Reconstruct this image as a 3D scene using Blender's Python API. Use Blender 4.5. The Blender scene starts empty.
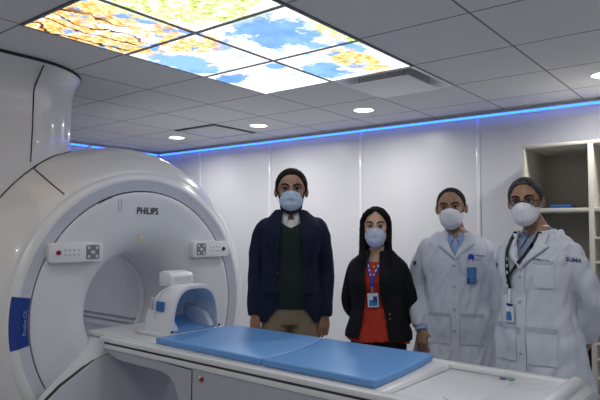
import bpy, bmesh, math, random
import numpy as np
from mathutils import Vector, Matrix, noise
random.seed(7)
PI = math.pi
S = bpy.context.scene
COL = S.collection
# ------------------------------------------------------------------ camera, world, exposure
CZ = 1.40
yaw, pit, rol = .6747, .0543, .007
cyw, syw, cp, sp, cr, sr = math.cos(yaw), math.sin(yaw), math.cos(pit), math.sin(pit), math.cos(rol), math.sin(rol)
r0 = Vector((cyw, syw, 0)); fw = Vector((-syw*cp, cyw*cp, sp)); u0 = r0.cross(fw)
rt = cr*r0 + sr*u0; up = -sr*r0 + cr*u0
cam_d = bpy.data.cameras.new('camera'); cam = bpy.data.objects.new('camera', cam_d); COL.objects.link(cam)
cam.matrix_world = Matrix(((rt.x, up.x, -fw.x, 0), (rt.y, up.y, -fw.y, 0), (rt.z, up.z, -fw.z, CZ), (0, 0, 0, 1)))
cam_d.sensor_width = 36; cam_d.lens = 36*579.6/600; cam_d.clip_start = .05
S.camera = cam
w = bpy.data.worlds.new('world'); S.world = w; w.use_nodes = True
w.node_tree.nodes['Background'].inputs[0].default_value = (.5, .55, .65, 1)
w.node_tree.nodes['Background'].inputs[1].default_value = .02
S.view_settings.view_transform = 'Standard'; S.view_settings.look = 'None'
S.view_settings.exposure = 0.12; S.view_settings.gamma = 1
S.view_settings.use_curve_mapping = False
DOWNLIGHT_W = 8.5        # ceiling downlights by the far wall
NEAR_W = 5.0             # added fill fixtures, out of view, over the near half of the room
SKY_E = 1.45             # luminous ceiling picture
LED_E = 7.0              # blue cove strip
HZ = 2.41                # ceiling height
XL, XR, YB, YN = -6.10, 1.6, 4.70, -1.2

# ------------------------------------------------------------------ helpers
def mat(name, col, rough=.5, metal=0, spec=.5, noise_amt=.04, scale=8, bump=0, bscale=60, coat=0, emit=None, estr=0, alpha=1, trans=0):
    m = bpy.data.materials.new(name); m.use_nodes = True
    nt = m.node_tree; b = nt.nodes['Principled BSDF']
    b.inputs['Roughness'].default_value = rough; b.inputs['Metallic'].default_value = metal
    b.inputs['Specular IOR Level'].default_value = spec; b.inputs['Coat Weight'].default_value = coat
    b.inputs['Transmission Weight'].default_value = trans; b.inputs['Alpha'].default_value = alpha
    tc = nt.nodes.new('ShaderNodeTexCoord')
    n = nt.nodes.new('ShaderNodeTexNoise'); n.inputs['Scale'].default_value = scale; n.inputs['Detail'].default_value = 4
    nt.links.new(tc.outputs['Object'], n.inputs['Vector'])
    r = nt.nodes.new('ShaderNodeValToRGB')
    a = [max(0, c*(1-noise_amt)) for c in col[:3]]; c2 = [min(1, c*(1+noise_amt)) for c in col[:3]]
    r.color_ramp.elements[0].color = (*a, 1); r.color_ramp.elements[1].color = (*c2, 1)
    r.color_ramp.elements[0].position = .3; r.color_ramp.elements[1].position = .7
    nt.links.new(n.outputs['Fac'], r.inputs['Fac']); nt.links.new(r.outputs['Color'], b.inputs['Base Color'])
    if bump:
        n2 = nt.nodes.new('ShaderNodeTexNoise'); n2.inputs['Scale'].default_value = bscale; n2.inputs['Detail'].default_value = 6
        nt.links.new(tc.outputs['Object'], n2.inputs['Vector'])
        bp = nt.nodes.new('ShaderNodeBump'); bp.inputs['Strength'].default_value = bump; bp.inputs['Distance'].default_value = .02
        nt.links.new(n2.outputs['Fac'], bp.inputs['Height']); nt.links.new(bp.outputs['Normal'], b.inputs['Normal'])
    if emit:
        b.inputs['Emission Color'].default_value = (*emit, 1); b.inputs['Emission Strength'].default_value = estr
    return m

def link(name, me, m=None, parent=None, smooth=True, angle=None):
    o = bpy.data.objects.new(name, me); COL.objects.link(o)
    if m: me.materials.clear(); me.materials.append(m)
    if smooth and len(me.polygons):
        me.polygons.foreach_set('use_smooth', [True]*len(me.polygons))
        if angle is not None: me.set_sharp_from_angle(angle=math.radians(angle))
    if parent: o.parent = parent
    return o

def tag(o, label, cat, group=None, kind=None):
    if label: o['label'] = label
    if cat: o['category'] = cat
    if group: o['group'] = group
    if kind: o['kind'] = kind
    return o
def struct(o): o['kind'] = 'structure'; return o
def empty(name, loc=(0, 0, 0), rz=0, sc=1):
    o = bpy.data.objects.new(name, None); COL.objects.link(o); o.location = loc; o.rotation_euler = (0, 0, rz)
    o.scale = (sc, sc, sc); o.empty_display_size = .1
    return o

class MB:
    """collects closed shapes, builds ONE mesh"""
    def __init__(s): s.v = []; s.f = []
    def add(s, v, f):
        k = len(s.v); s.v += [tuple(p) for p in v]; s.f += [tuple(i+k for i in q) for q in f]; return s
    def box(s, x0, x1, y0, y1, z0, z1):
        return s.add([(x0,y0,z0),(x1,y0,z0),(x1,y1,z0),(x0,y1,z0),(x0,y0,z1),(x1,y0,z1),(x1,y1,z1),(x0,y1,z1)],
                     [(0,3,2,1),(4,5,6,7),(0,1,5,4),(1,2,6,5),(2,3,7,6),(3,0,4,7)])
    def rings(s, rings, cap=True, closed=True):
        n = len(rings[0]); v = [p for r in rings for p in r]; f = []
        for i in range(len(rings)-1):
            for j in range(n if closed else n-1):
                a, b = i*n+j, i*n+(j+1) % n
                f.append((a, b, b+n, a+n))
        if cap:
            f.append(tuple(range(n-1, -1, -1))); f.append(tuple((len(rings)-1)*n+j for j in range(n)))
        return s.add(v, f)
    def prism(s, pts, axis, a, b):
        def mk(p, t):
            return {'x': (t, p[0], p[1]), 'y': (p[0], t, p[1]), 'z': (p[0], p[1], t)}[axis]
        return s.rings([[mk(p, a) for p in pts], [mk(p, b) for p in pts]])
    def tube(s, pts, rad, n=10, flat=None, dome=True):
        """tapered tube with domed ends; flat=(dir, k) squashes along dir"""
        pts = [Vector(p) for p in pts]; rad = list(rad) if hasattr(rad, '__len__') else [rad]*len(pts)
        P, R = [], []
        t0 = (pts[1]-pts[0]).normalized(); t1 = (pts[-1]-pts[-2]).normalized()
        if dome:
            for k in (85, 55, 25): P.append(pts[0]-t0*rad[0]*math.sin(math.radians(k))); R.append(rad[0]*math.cos(math.radians(k)))
        P += pts; R += rad
        if dome:
            for k in (25, 55, 85): P.append(pts[-1]+t1*rad[-1]*math.sin(math.radians(k))); R.append(rad[-1]*math.cos(math.radians(k)))
        ref = None; rings = []
        for i, p in enumerate(P):
            a = P[max(0, i-1)]; b = P[min(len(P)-1, i+1)]; t = (b-a).normalized()
            if ref is None:
                ref = t.orthogonal().normalized()
            ref = (ref - t*ref.dot(t)).normalized(); q = t.cross(ref)
            ring = []
            for j in range(n):
                an = 2*PI*j/n; d = ref*math.cos(an)+q*math.sin(an)
                if flat: fd = Vector(flat[0]); fd = (fd-t*fd.dot(t)); fd = fd.normalized() if fd.length > 1e-6 else fd; d = d - fd*d.dot(fd)*(1-flat[1])
                ring.append(p+d*R[i])
            rings.append(ring)
        return s.rings(rings)
    def ell(s, c, r, nu=20, nv=12, rot=None):
        rings = []
        for i in range(nv+1):
            th = PI*(i+.02)/(nv+.04); rr = math.sin(th); z = -math.cos(th)
            ring = []
            for j in range(nu):
                p = Vector((r[0]*rr*math.cos(2*PI*j/nu), r[1]*rr*math.sin(2*PI*j/nu), r[2]*z))
                if rot: p = rot @ p
                ring.append(p+Vector(c))
            rings.append(ring)
        return s.rings(rings)
    def grid(s, fn, nu, nv):
        """open sheet"""
        v = [fn(i/nu, j/nv) for j in range(nv+1) for i in range(nu+1)]
        f = [(j*(nu+1)+i, j*(nu+1)+i+1, (j+1)*(nu+1)+i+1, (j+1)*(nu+1)+i) for j in range(nv) for i in range(nu)]
        return s.add(v, f)
    def shell(s, fo, fi, nu, nv, wrap=False):
        """closed thick sheet between outer fo(u,v) and inner fi(u,v)"""
        W = nu if wrap else nu+1
        v = [fo(i/nu, j/nv) for j in range(nv+1) for i in range(W)] + [fi(i/nu, j/nv) for j in range(nv+1) for i in range(W)]
        N = W*(nv+1); f = []
        for j in range(nv):
            for i in range(nu):
                a, b = j*W+i, j*W+(i+1) % W; c, d = b+W, a+W
                f.append((a, b, c, d)); f.append((N+a, N+d, N+c, N+b))
        for i in range(nu):
            a, b = i, (i+1) % W; f.append((b, a, N+a, N+b))
            a, b = nv*W+i, nv*W+(i+1) % W; f.append((a, b, N+b, N+a))
        if not wrap:
            for j in range(nv):
                a, b = j*W, (j+1)*W; f.append((a, b, N+b, N+a))
                a, b = j*W+nu, (j+1)*W+nu; f.append((b, a, N+a, N+b))
        return s.add(v, f)
    def xf(s, M): s.v = [tuple(M @ Vector(p)) for p in s.v]; return s
    def mesh(s, name='mesh'):
        me = bpy.data.meshes.new(name); me.from_pydata(s.v, [], s.f)
        bm = bmesh.new(); bm.from_mesh(me); bmesh.ops.recalc_face_normals(bm, faces=bm.faces); bm.to_mesh(me); bm.free()
        return me
    def build(s, name, m, parent=None, smooth=False, bevel=0, seg=2, angle=35):
        me = s.mesh(name)
        if bevel:
            bm = bmesh.new(); bm.from_mesh(me)
            es = [e for e in bm.edges if e.is_manifold and e.calc_face_angle(0) > math.radians(30)]
            bmesh.ops.bevel(bm, geom=es, offset=bevel, segments=seg, profile=.5, affect='EDGES', clamp_overlap=True)
            bm.to_mesh(me); bm.free()
        return link(name, me, m, parent, smooth or bool(bevel), angle)
    def fuse(s, name, m, parent=None, voxel=.006, it=4, fac=.5, wrinkle=0, wscale=(9, 9, 4), seed=0):
        """voxel union of all shapes into one continuous surface"""
        me = s.mesh(name); o = link(name+'_src', me)
        md = o.modifiers.new('r', 'REMESH'); md.mode = 'VOXEL'; md.voxel_size = voxel; md.adaptivity = 0
        sm = o.modifiers.new('s', 'SMOOTH'); sm.iterations = it; sm.factor = fac
        dg = bpy.context.evaluated_depsgraph_get(); dg.update()
        nm = bpy.data.meshes.new_from_object(o.evaluated_get(dg)); nm.name = name
        bpy.data.objects.remove(o); bpy.data.meshes.remove(me)
        if wrinkle:
            n = len(nm.vertices); co = np.empty(n*3); no = np.empty(n*3)
            nm.vertices.foreach_get('co', co); nm.vertices.foreach_get('normal', no); co = co.reshape(-1, 3); no = no.reshape(-1, 3)
            d = np.array([noise.noise(Vector((p[0]*wscale[0]+seed+.35*p[2]*wscale[0], p[1]*wscale[1]+seed, p[2]*wscale[2]))) +
                          .5*noise.noise(Vector((p[0]*wscale[0]*2.3-.9*p[2]*wscale[0], p[1]*wscale[1]*2+seed, p[2]*wscale[2]*2.1))) for p in co])
            d = np.sign(d)*np.abs(d)**.8
            co += no*(d*wrinkle)[:, None]
            nm.vertices.foreach_set('co', co.ravel()); nm.update()
        return link(name, nm, m, parent, True)

def rrect(cx, cy, w_, h, r, n=5):
    pts = []
    for qx, qy, a0 in ((1, 1, 0), (-1, 1, 90), (-1, -1, 180), (1, -1, 270)):
        for k in range(n+1):
            a = math.radians(a0+90*k/n)
            pts.append((cx+qx*(w_/2-r)+r*math.cos(a), cy+qy*(h/2-r)+r*math.sin(a)))
    return pts
def text(name, body, size, m, M, parent=None, bold=.0, xs=1.0):
    cu = bpy.data.curves.new(name, 'FONT'); cu.body = body; cu.size = size; cu.extrude = .0006; cu.offset = bold
    cu.align_x = 'CENTER'; cu.align_y = 'CENTER'; cu.resolution_u = 3
    o = bpy.data.objects.new(name, cu); COL.objects.link(o)
    dg = bpy.context.evaluated_depsgraph_get(); dg.update()
    me = bpy.data.meshes.new_from_object(o.evaluated_get(dg)); me.name = name
    bpy.data.objects.remove(o); bpy.data.curves.remove(cu)
    me.transform(M @ Matrix.Diagonal((xs, 1, 1, 1)))
    return link(name, me, m, parent, False)
def frame(x, y, z, o): # matrix from axes + origin
    return Matrix(((x[0], y[0], z[0], o[0]), (x[1], y[1], z[1], o[1]), (x[2], y[2], z[2], o[2]), (0, 0, 0, 1)))
def lathe_x(prof, yc, zc, n=96, zmin=0.0, wrap_caps=False):
    """profile of (x, r) turned about the line y=yc z=zc"""
    mb = MB(); rings = []
    for x, r in prof:
        rings.append([(x, yc+r*math.cos(2*PI*k/n), max(zmin, zc+r*math.sin(2*PI*k/n))) for k in range(n)])
    mb.rings(rings, cap=False); return mb

# ------------------------------------------------------------------ materials
M = {}
M['wall'] = mat('wall_panel', (.70, .71, .75), .32, noise_amt=.015, scale=2)
M['plainwall'] = mat('plain_wall', (.66, .67, .70), .5, noise_amt=.015)
M['floor'] = mat('grey_vinyl', (.50, .51, .54), .35, noise_amt=.06, scale=20)
M['trim'] = mat('wall_trim', (.80, .81, .85), .18, noise_amt=.01)
M['white'] = mat('white_plastic', (.74, .75, .78), .28, noise_amt=.01, coat=.3)
M['shell'] = mat('gloss_shell', (.71, .71, .71), .22, noise_amt=.01, coat=.5)
M['face'] = mat('face_cover', (.68, .71, .75), .38, noise_amt=.01)
M['ring'] = mat('ring_cover', (.55, .57, .66), .35, noise_amt=.01)
M['bore'] = mat('bore_liner', (.60, .62, .66), .45, noise_amt=.02)
M['grey'] = mat('grey_panel', (.45, .47, .53), .4, noise_amt=.01)
M['dark'] = mat('dark_gap', (.03, .03, .035), .6)
M['black'] = mat('black_print', (.015, .015, .03), .5)
M['blue_label'] = mat('blue_label', (.01, .045, .27), .35, noise_amt=.02)
M['pale_text'] = mat('pale_text', (.22, .32, .62), .5)
M['pad'] = mat('blue_vinyl', (.13, .33, .70), .42, noise_amt=.02, bump=.05, bscale=14)
M['button_red'] = mat('button_red', (.25, .01, .03), .4)
M['button_grey'] = mat('button_grey', (.20, .21, .24), .4)
M['lit_white'] = mat('display_white', (.62, .64, .68), .4)
M['yellow'] = mat('yellow_mark', (.55, .50, .05), .5)
M['coil'] = mat('coil_shell', (.76, .78, .82), .3, noise_amt=.01, coat=.3)
M['coil_in'] = mat('coil_liner', (.56, .63, .74), .25, noise_amt=.03)
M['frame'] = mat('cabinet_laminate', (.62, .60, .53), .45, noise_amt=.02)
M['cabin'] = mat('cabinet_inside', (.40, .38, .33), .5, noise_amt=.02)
M['bag'] = mat('black_nylon', (.012, .012, .014), .6, bump=.3, bscale=90)
M['green'] = mat('sticker_green', (.06, .35, .16), .5)
M['navy'] = mat('navy_print', (.02, .03, .14), .5)
M['plate'] = mat('white_enamel', (.90, .91, .92), .6, noise_amt=.01)
M['metal'] = mat('brushed_metal', (.5, .5, .52), .3, metal=1)

# ceiling tile material with the dark joint lines of the grid
def ceiling_mat():
    m = bpy.data.materials.new('ceiling_tiles'); m.use_nodes = True; nt = m.node_tree; b = nt.nodes['Principled BSDF']
    b.inputs['Roughness'].default_value = .8
    tc = nt.nodes.new('ShaderNodeTexCoord'); sx = nt.nodes.new('ShaderNodeSeparateXYZ'); nt.links.new(tc.outputs['Object'], sx.inputs[0])
    outs = []
    for ax, off in (('X', -2.83), ('Y', 1.325)):
        a = nt.nodes.new('ShaderNodeMath'); a.operation = 'SUBTRACT'; nt.links.new(sx.outputs[ax], a.inputs[0]); a.inputs[1].default_value = off-.3
        d = nt.nodes.new('ShaderNodeMath'); d.operation = 'DIVIDE'; nt.links.new(a.outputs[0], d.inputs[0]); d.inputs[1].default_value = .6
        f = nt.nodes.new('ShaderNodeMath'); f.operation = 'FRACT'; nt.links.new(d.outputs[0], f.inputs[0])
        s = nt.nodes.new('ShaderNodeMath'); s.operation = 'SUBTRACT'; nt.links.new(f.outputs[0], s.inputs[0]); s.inputs[1].default_value = .5
        ab = nt.nodes.new('ShaderNodeMath'); ab.operation = 'ABSOLUTE'; nt.links.new(s.outputs[0], ab.inputs[0]); outs.append(ab)
    mn = nt.nodes.new('ShaderNodeMath'); mn.operation = 'MINIMUM'; nt.links.new(outs[0].outputs[0], mn.inputs[0]); nt.links.new(outs[1].outputs[0], mn.inputs[1])
    r = nt.nodes.new('ShaderNodeValToRGB'); e = r.color_ramp.elements
    e[0].position = 0.0075; e[0].color = (.20, .20, .22, 1); e[1].position = .0105; e[1].color = (.74, .75, .76, 1)
    r.color_ramp.interpolation = 'LINEAR'
    nt.links.new(mn.outputs[0], r.inputs['Fac'])
    n = nt.nodes.new('ShaderNodeTexNoise'); n.inputs['Scale'].default_value = 120; nt.links.new(tc.outputs['Object'], n.inputs['Vector'])
    mx = nt.nodes.new('ShaderNodeMix'); mx.data_type = 'RGBA'; mx.blend_type = 'MULTIPLY'; mx.inputs[0].default_value = .12
    nt.links.new(r.outputs['Color'], mx.inputs[6]); nt.links.new(n.outputs['Color'], mx.inputs[7]); nt.links.new(mx.outputs[2], b.inputs['Base Color'])
    return m
M['ceiling'] = ceiling_mat()

# printed sky-and-trees picture on the luminous ceiling panels
def picture_mat():
    m = bpy.data.materials.new('sky_picture'); m.use_nodes = True; nt = m.node_tree; b = nt.nodes['Principled BSDF']
    L = nt.links.new
    tc = nt.nodes.new('ShaderNodeTexCoord')
    def nz(scale, det=6, off=0, rough=.6):
        mp = nt.nodes.new('ShaderNodeMapping'); mp.inputs['Location'].default_value = (off, off*.7, 0); L(tc.outputs['Object'], mp.inputs[0])
        n = nt.nodes.new('ShaderNodeTexNoise'); n.inputs['Scale'].default_value = scale; n.inputs['Detail'].default_value = det; n.inputs['Roughness'].default_value = rough
        L(mp.outputs[0], n.inputs['Vector']); return n
    def ramp(src, stops):
        r = nt.nodes.new('ShaderNodeValToRGB'); els = r.color_ramp.elements
        els[0].position, els[0].color = stops[0][0], (*stops[0][1], 1); els[1].position, els[1].color = stops[-1][0], (*stops[-1][1], 1)
        for p, c in stops[1:-1]: e = els.new(p); e.color = (*c, 1)
        L(src, r.inputs['Fac']); return r
    def blob(cx, cy, rx, ry, k, n):
        """soft irregular patch around a point of the picture"""
        mp = nt.nodes.new('ShaderNodeMapping'); mp.vector_type = 'POINT'
        mp.inputs['Location'].default_value = (-cx/rx, -cy/ry, 0); mp.inputs['Scale'].default_value = (1/rx, 1/ry, 0)
        L(tc.outputs['Object'], mp.inputs[0])
        ln = nt.nodes.new('ShaderNodeVectorMath'); ln.operation = 'LENGTH'; L(mp.outputs[0], ln.inputs[0])
        a = nt.nodes.new('ShaderNodeMath'); a.operation = 'MULTIPLY_ADD'; L(n.outputs['Fac'], a.inputs[0]); a.inputs[1].default_value = k; L(ln.outputs['Value'], a.inputs[2])
        r = nt.nodes.new('ShaderNodeMapRange'); L(a.outputs[0], r.inputs['Value'])
        r.inputs['From Min'].default_value = 1+k*.5-.12; r.inputs['From Max'].default_value = 1+k*.5+.12; r.inputs['To Min'].default_value = 1; r.inputs['To Max'].default_value = 0
        return r.outputs['Result']
    def mix(fac, a, bb):
        x = nt.nodes.new('ShaderNodeMix'); x.data_type = 'RGBA'; L(fac, x.inputs[0]); L(a, x.inputs[6]); L(bb, x.inputs[7]); return x.outputs[2]
    def const(col): n_ = nt.nodes.new('ShaderNodeRGB'); n_.outputs[0].default_value = (*col, 1); return n_.outputs[0]
    cloudn = nz(7, 7, 3.1, .62); nb = nz(8, 9, 2, .72)
    white = ramp(cloudn.outputs['Fac'], [(.34, (.50, .68, 1)), (.44, (1, 1, 1))]).outputs['Color']
    blue = ramp(nz(3, 4, 7).outputs['Fac'], [(.30, (.12, .26, .68)), (.60, (.26, .48, .86))]).outputs['Color']
    sky = white
    for bx_, by_, rx_, ry_ in ((-1.90, 2.17, .19, .30), (-2.70, 2.24, .16, .26), (-2.10, 2.90, .13, .17), (-2.72, 2.66, .12, .10), (-2.33, 2.12, .12, .08), (-2.30, 2.62, .05, .07), (-1.72, 2.58, .05, .12)):
        sky = mix(blob(bx_, by_, rx_, ry_, 3.4, nb), sky, blue)
    leaf = ramp(nz(22, 9, 5, .8).outputs['Fac'], [(.33, (.16, .06, .02)), (.41, (.72, .30, .05)), (.49, (1, .56, .17)), (.56, (1, .78, .45)), (.62, (.95, .93, 1))]).outputs['Color']
    holes_ = ramp(nz(9, 5, 9, .65).outputs['Fac'], [(.53, (0, 0, 0)), (.56, (1, 1, 1))]).outputs['Color']
    openc = ramp(nz(5, 3, 4).outputs['Fac'], [(.47, (.20, .36, .82)), (.53, (.92, .95, 1))]).outputs['Color']
    leaf = mix(holes_, leaf, openc)
    wv = nt.nodes.new('ShaderNodeTexWave'); wv.inputs['Scale'].default_value = 2.6; wv.inputs['Distortion'].default_value = 9; wv.inputs['Detail'].default_value = 5; wv.inputs['Detail Scale'].default_value = 1.6; L(tc.outputs['Object'], wv.inputs['Vector'])
    brm = ramp(wv.outputs['Fac'], [(.0, (1, 1, 1)), (.035, (1, 1, 1)), (.07, (0, 0, 0))]).outputs['Color']
    twig = nt.nodes.new('ShaderNodeMath'); twig.operation = 'MULTIPLY'; L(brm, twig.inputs[0]); L(blob(-2.68, 1.50, .26, .42, .5, nb), twig.inputs[1])
    leaf = mix(twig.outputs[0], leaf, const((.10, .045, .025)))
    grn = ramp(nz(20, 9, 1, .8).outputs['Fac'], [(.34, (.12, .22, .04)), (.43, (.42, .60, .12)), (.50, (.78, .86, .40)), (.57, (.90, .93, .86)), (.66, (.55, .68, .98))]).outputs['Color']
    c = sky
    c = mix(blob(-2.62, 1.50, .42, .50, .8, nb), c, leaf)
    c = mix(blob(-2.40, 1.92, .22, .26, .8, nb), c, leaf)
    c = mix(blob(-1.90, 1.45, .38, .50, .6, nb), c, grn)
    c = mix(blob(-1.62, 2.36, .10, .24, .8, nb), c, grn)
    c = mix(blob(-1.84, 2.84, .12, .28, 1.6, nz(16, 7, 6, .7)), c, leaf)
    nt.nodes.remove(b); e = nt.nodes.new('ShaderNodeEmission'); L(c, e.inputs['Color']); e.inputs['Strength'].default_value = SKY_E
    L(e.outputs[0], nt.nodes['Material Output'].inputs['Surface'])
    return m
M['picture'] = picture_mat()
def emis(name, c, s):
    m = bpy.data.materials.new(name); m.use_nodes = True; nt = m.node_tree; nt.nodes.remove(nt.nodes['Principled BSDF'])
    e = nt.nodes.new('ShaderNodeEmission'); e.inputs['Color'].default_value = (*c, 1); e.inputs['Strength'].default_value = s
    nt.links.new(e.outputs[0], nt.nodes['Material Output'].inputs['Surface']); return m
M['lamp'] = emis('lamp_lens', (1, .98, .93), 6)
M['bore_lamp'] = emis('bore_lamp', (.95, .97, 1), 3.0)
M['led'] = emis('blue_led', (.014, .105, 1.0), LED_E)

# ------------------------------------------------------------------ room
GX, GY = -2.83, 1.325
def cell(i, j): return GX+.6*i, GX+.6*(i+1), GY+.6*j, GY+.6*(j+1)
holes = {(1, 3), (-3, 4)}
panels = [(i, j) for i in (0, 1) for j in (0, 1, 2)]
mb = MB()
xs = [XL]+[GX+.6*i for i in range(-5, 8) if XL < GX+.6*i < XR]+[XR]; ys = [YN]+[GY+.6*j for j in range(-4, 6) if YN < GY+.6*j < YB]+[YB]
for a in range(len(xs)-1):
    for b_ in range(len(ys)-1):
        i = round((xs[a+1]-GX)/.6-1, 3); j = round((ys[b_+1]-GY)/.6-1, 3)
        if (int(round(i)), int(round(j))) in holes and abs(i-round(i)) < .01: continue
        x0, x1, y0, y1 = xs[a], xs[a+1], ys[b_], ys[b_+1]
        mb.add([(x0, y0, HZ), (x0, y1, HZ), (x1, y1, HZ), (x1, y0, HZ)], [(0, 1, 2, 3)])
me = bpy.data.meshes.new('ceiling'); me.from_pydata(mb.v, [], mb.f)
bm = bmesh.new(); bm.from_mesh(me); bmesh.ops.remove_doubles(bm, verts=bm.verts, dist=.001); bm.to_mesh(me); bm.free()
struct(link('ceiling', me, M['ceiling'], smooth=False))
struct(MB().box(XL-.1, XR+.1, YN-.1, YB+.1, HZ+.30, HZ+.34).build('trim_1', M['plainwall']))
struct(MB().box(XL-.1, XR+.1, YN-.1, YB+.1, -.06, 0).build('floor', M['floor']))
struct(MB().box(XL-.1, XR+.1, YB, YB+.1, 0, HZ+.3).build('wall_back', M['wall']))
struct(MB().box(XL-.1, XL, YN, YB, 0, HZ+.3).build('wall_left', M['wall']))
struct(MB().box(XR, XR+.1, YN, YB, 0, HZ+.3).build('wall_right', M['plainwall']))
struct(MB().box(XL-.1, XR+.1, YN-.1, YN, 0, HZ+.3).build('wall_front', M['plainwall']))
n = 2
for x in (-5.31, -4.18, -3.01, -1.85):
    struct(MB().box(x-.017, x+.017, YB-.008, YB+.001, .1, HZ-.05).build('trim_%d' % n, M['trim'], bevel=.003)); n += 1
struct(MB().box(XL, XR, YB-.015, YB, 0, .1).build('baseboard_back', M['grey'], bevel=.003))
struct(MB().box(XL, XL+.015, YN, YB-.015, 0, .1).build('baseboard_left', M['grey'], bevel=.003))
# blue light strip in an aluminium channel, just under the ceiling on both walls
def led(name, seg_boxes, chan, label):
    t = empty(name, chan[:3]); 
    mbx = MB(); o = chan[:3]
    for b in seg_boxes: mbx.box(b[0]-o[0], b[1]-o[0], b[2]-o[1], b[3]-o[1], b[4]-o[2], b[5]-o[2])
    mbx.build('light_strip', M['led'], t)
    if len(chan) > 4: c = chan[4]; MB().box(c[0]-o[0], c[1]-o[0], c[2]-o[1], c[3]-o[1], c[4]-o[2], c[5]-o[2]).build('glow_shield', M['trim'], t)  # lip added above the strip to block its glow from the ceiling
    c = chan[3]; MB().box(c[0]-o[0], c[1]-o[0], c[2]-o[1], c[3]-o[1], c[4]-o[2], c[5]-o[2]).build('channel', M['trim'], t)
    tag(t, label, 'light strip'); return t
led('led_strip', [(XL+.03, XR, YB-.022, YB-.010, HZ-.045, HZ-.037)], (-3, YB, HZ-.05, (XL+.03, XR, YB-.010, YB, HZ-.052, HZ-.030), (XL+.03, XR, YB-.034, YB-.010, HZ-.034, HZ-.029)), 'long blue light strip glowing along the top of the far white wall')
led('led_strip', [(XL+.010, XL+.022, 3.72, YB-.05, HZ-.045, HZ-.037), (XL+.010, XL+.022, .5, 3.66, HZ-.045, HZ-.037)], (XL, 3, HZ-.05, (XL, XL+.010, .5, YB-.03, HZ-.052, HZ-.030), (XL+.010, XL+.034, .5, YB-.03, HZ-.034, HZ-.029)), 'shorter blue light strip on the side wall above the scanner, with a gap in it')

# luminous picture panels
where = {(0, 0): 'of orange autumn leaves, nearest the scanner column', (0, 1): 'half orange leaves half blue sky, middle of the row nearer the scanner',
         (0, 2): 'of blue sky with a big white cloud, end of the row nearer the scanner', (1, 0): 'of bright green leaves at the top edge of the photo',
         (1, 1): 'of sky and clouds with green leaves at its corner', (1, 2): 'of clouds with an orange tree, beside the ceiling diffuser'}
for (i, j) in panels:
    x0, x1, y0, y1 = cell(i, j); cx, cy = (x0+x1)/2, (y0+y1)/2
    t = empty('ceiling_light_panel', (cx, cy, HZ))
    o = MB().box(x0+.012, x1-.012, y0+.012, y1-.012, HZ-.006, HZ-.003).build('picture_diffuser', M['picture'], t)
    o.data.transform(Matrix.Translation((0, 0, 0))); o.location = (-cx, -cy, -HZ)
    f = MB()
    for b in ((x0, x1, y0, y0+.011), (x0, x1, y1-.011, y1), (x0, x0+.011, y0+.011, y1-.011), (x1-.011, x1, y0+.011, y1-.011)):
        f.box(b[0]-cx, b[1]-cx, b[2]-cy, b[3]-cy, -.009, -.0005)
    f.build('frame', M['button_grey'], t)
    tag(t, 'lit ceiling picture panel '+where[(i, j)], 'ceiling light', 'picture panels in the ceiling')

# square ceiling diffusers: a dropped flat plate under a curved throat
def diffuser(i, j, label, drop, ph, tm='plate', pm='plate'):
    x0, x1, y0, y1 = cell(i, j); cx, cy = (x0+x1)/2, (y0+y1)/2
    t = empty('ceiling_diffuser', (cx, cy, HZ))
    prof = [(.298, -.004), (.270, -.004), (.262, .0), (.245, .020), (.225, .05), (.20, .09), (.15, .16)]
    rings = []
    for h, z in prof:
        rings.append([(x, y, z) for x, y in rrect(0, 0, 2*h, 2*h, max(.012, (.298-h)*.9), 4)])
    m_ = MB(); m_.rings(rings, cap=False)
    m_.build('throat', M[tm], t, smooth=True)
    MB().box(-.155, .155, -.155, .155, .16, .17).build('duct_cap', M['dark'], t)
    MB().box(-ph, ph, -ph, ph, -drop, -drop+.008).build('plate', M[pm], t, bevel=.002)
    for sx in (-1, 1):
        for sy in (-1, 1): MB().tube([(sx*.17, sy*.17, -drop+.006), (sx*.17, sy*.17, .08)], .003, 8, dome=False).build('hanger', M['button_grey'], t)
    tag(t, label, 'air diffuser', 'square ceiling diffusers')
diffuser(1, 3, 'square white air diffuser with dropped plate beside the lit picture panels', .034, .222)
diffuser(-3, 4, 'small far square air diffuser between two round downlights', .010, .258, 'dark', 'plainwall')  # throat coloured dark to paint the shaded slit round the plate

# downlights
def downlight(x, y, watt, label=None):
    t = empty('downlight', (x, y, HZ))
    r = MB(); n = 40
    r.rings([[(a*math.cos(2*PI*k/n), a*math.sin(2*PI*k/n), z) for k in range(n)] for a, z in ((.098, -.001), (.098, -.006), (.082, -.008), (.08, -.001))], cap=False)
    r.build('trim_ring', M['white'], t, smooth=True)
    l = MB(); l.rings([[(.081*math.cos(2*PI*k/n), .081*math.sin(2*PI*k/n), z) for k in range(n)] for z in (-.001, -.0045)])
    l.build('lens', M['lamp'], t)
    ld = bpy.data.lights.new('downlight_lamp', 'AREA'); ld.shape = 'DISK'; ld.size = .15; ld.energy = watt; ld.color = (1, .97, .93); ld.spread = math.radians(165)
    lo = bpy.data.objects.new('downlight_lamp', ld); COL.objects.link(lo); lo.parent = t; lo.location = (0, 0, -.012)
    tag(t, label, 'ceiling light', 'round recessed downlights')
for x, lb in ((-4.94, 'farthest round white downlight, nearest the scanner'), (-3.735, 'round white downlight just right of the small far diffuser'),
              (-2.555, 'round white downlight beside the dropped plate diffuser'), (-.755, 'round white downlight above the cabinet at the right edge')):
    downlight(x, 4.03, DOWNLIGHT_W, lb)
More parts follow.
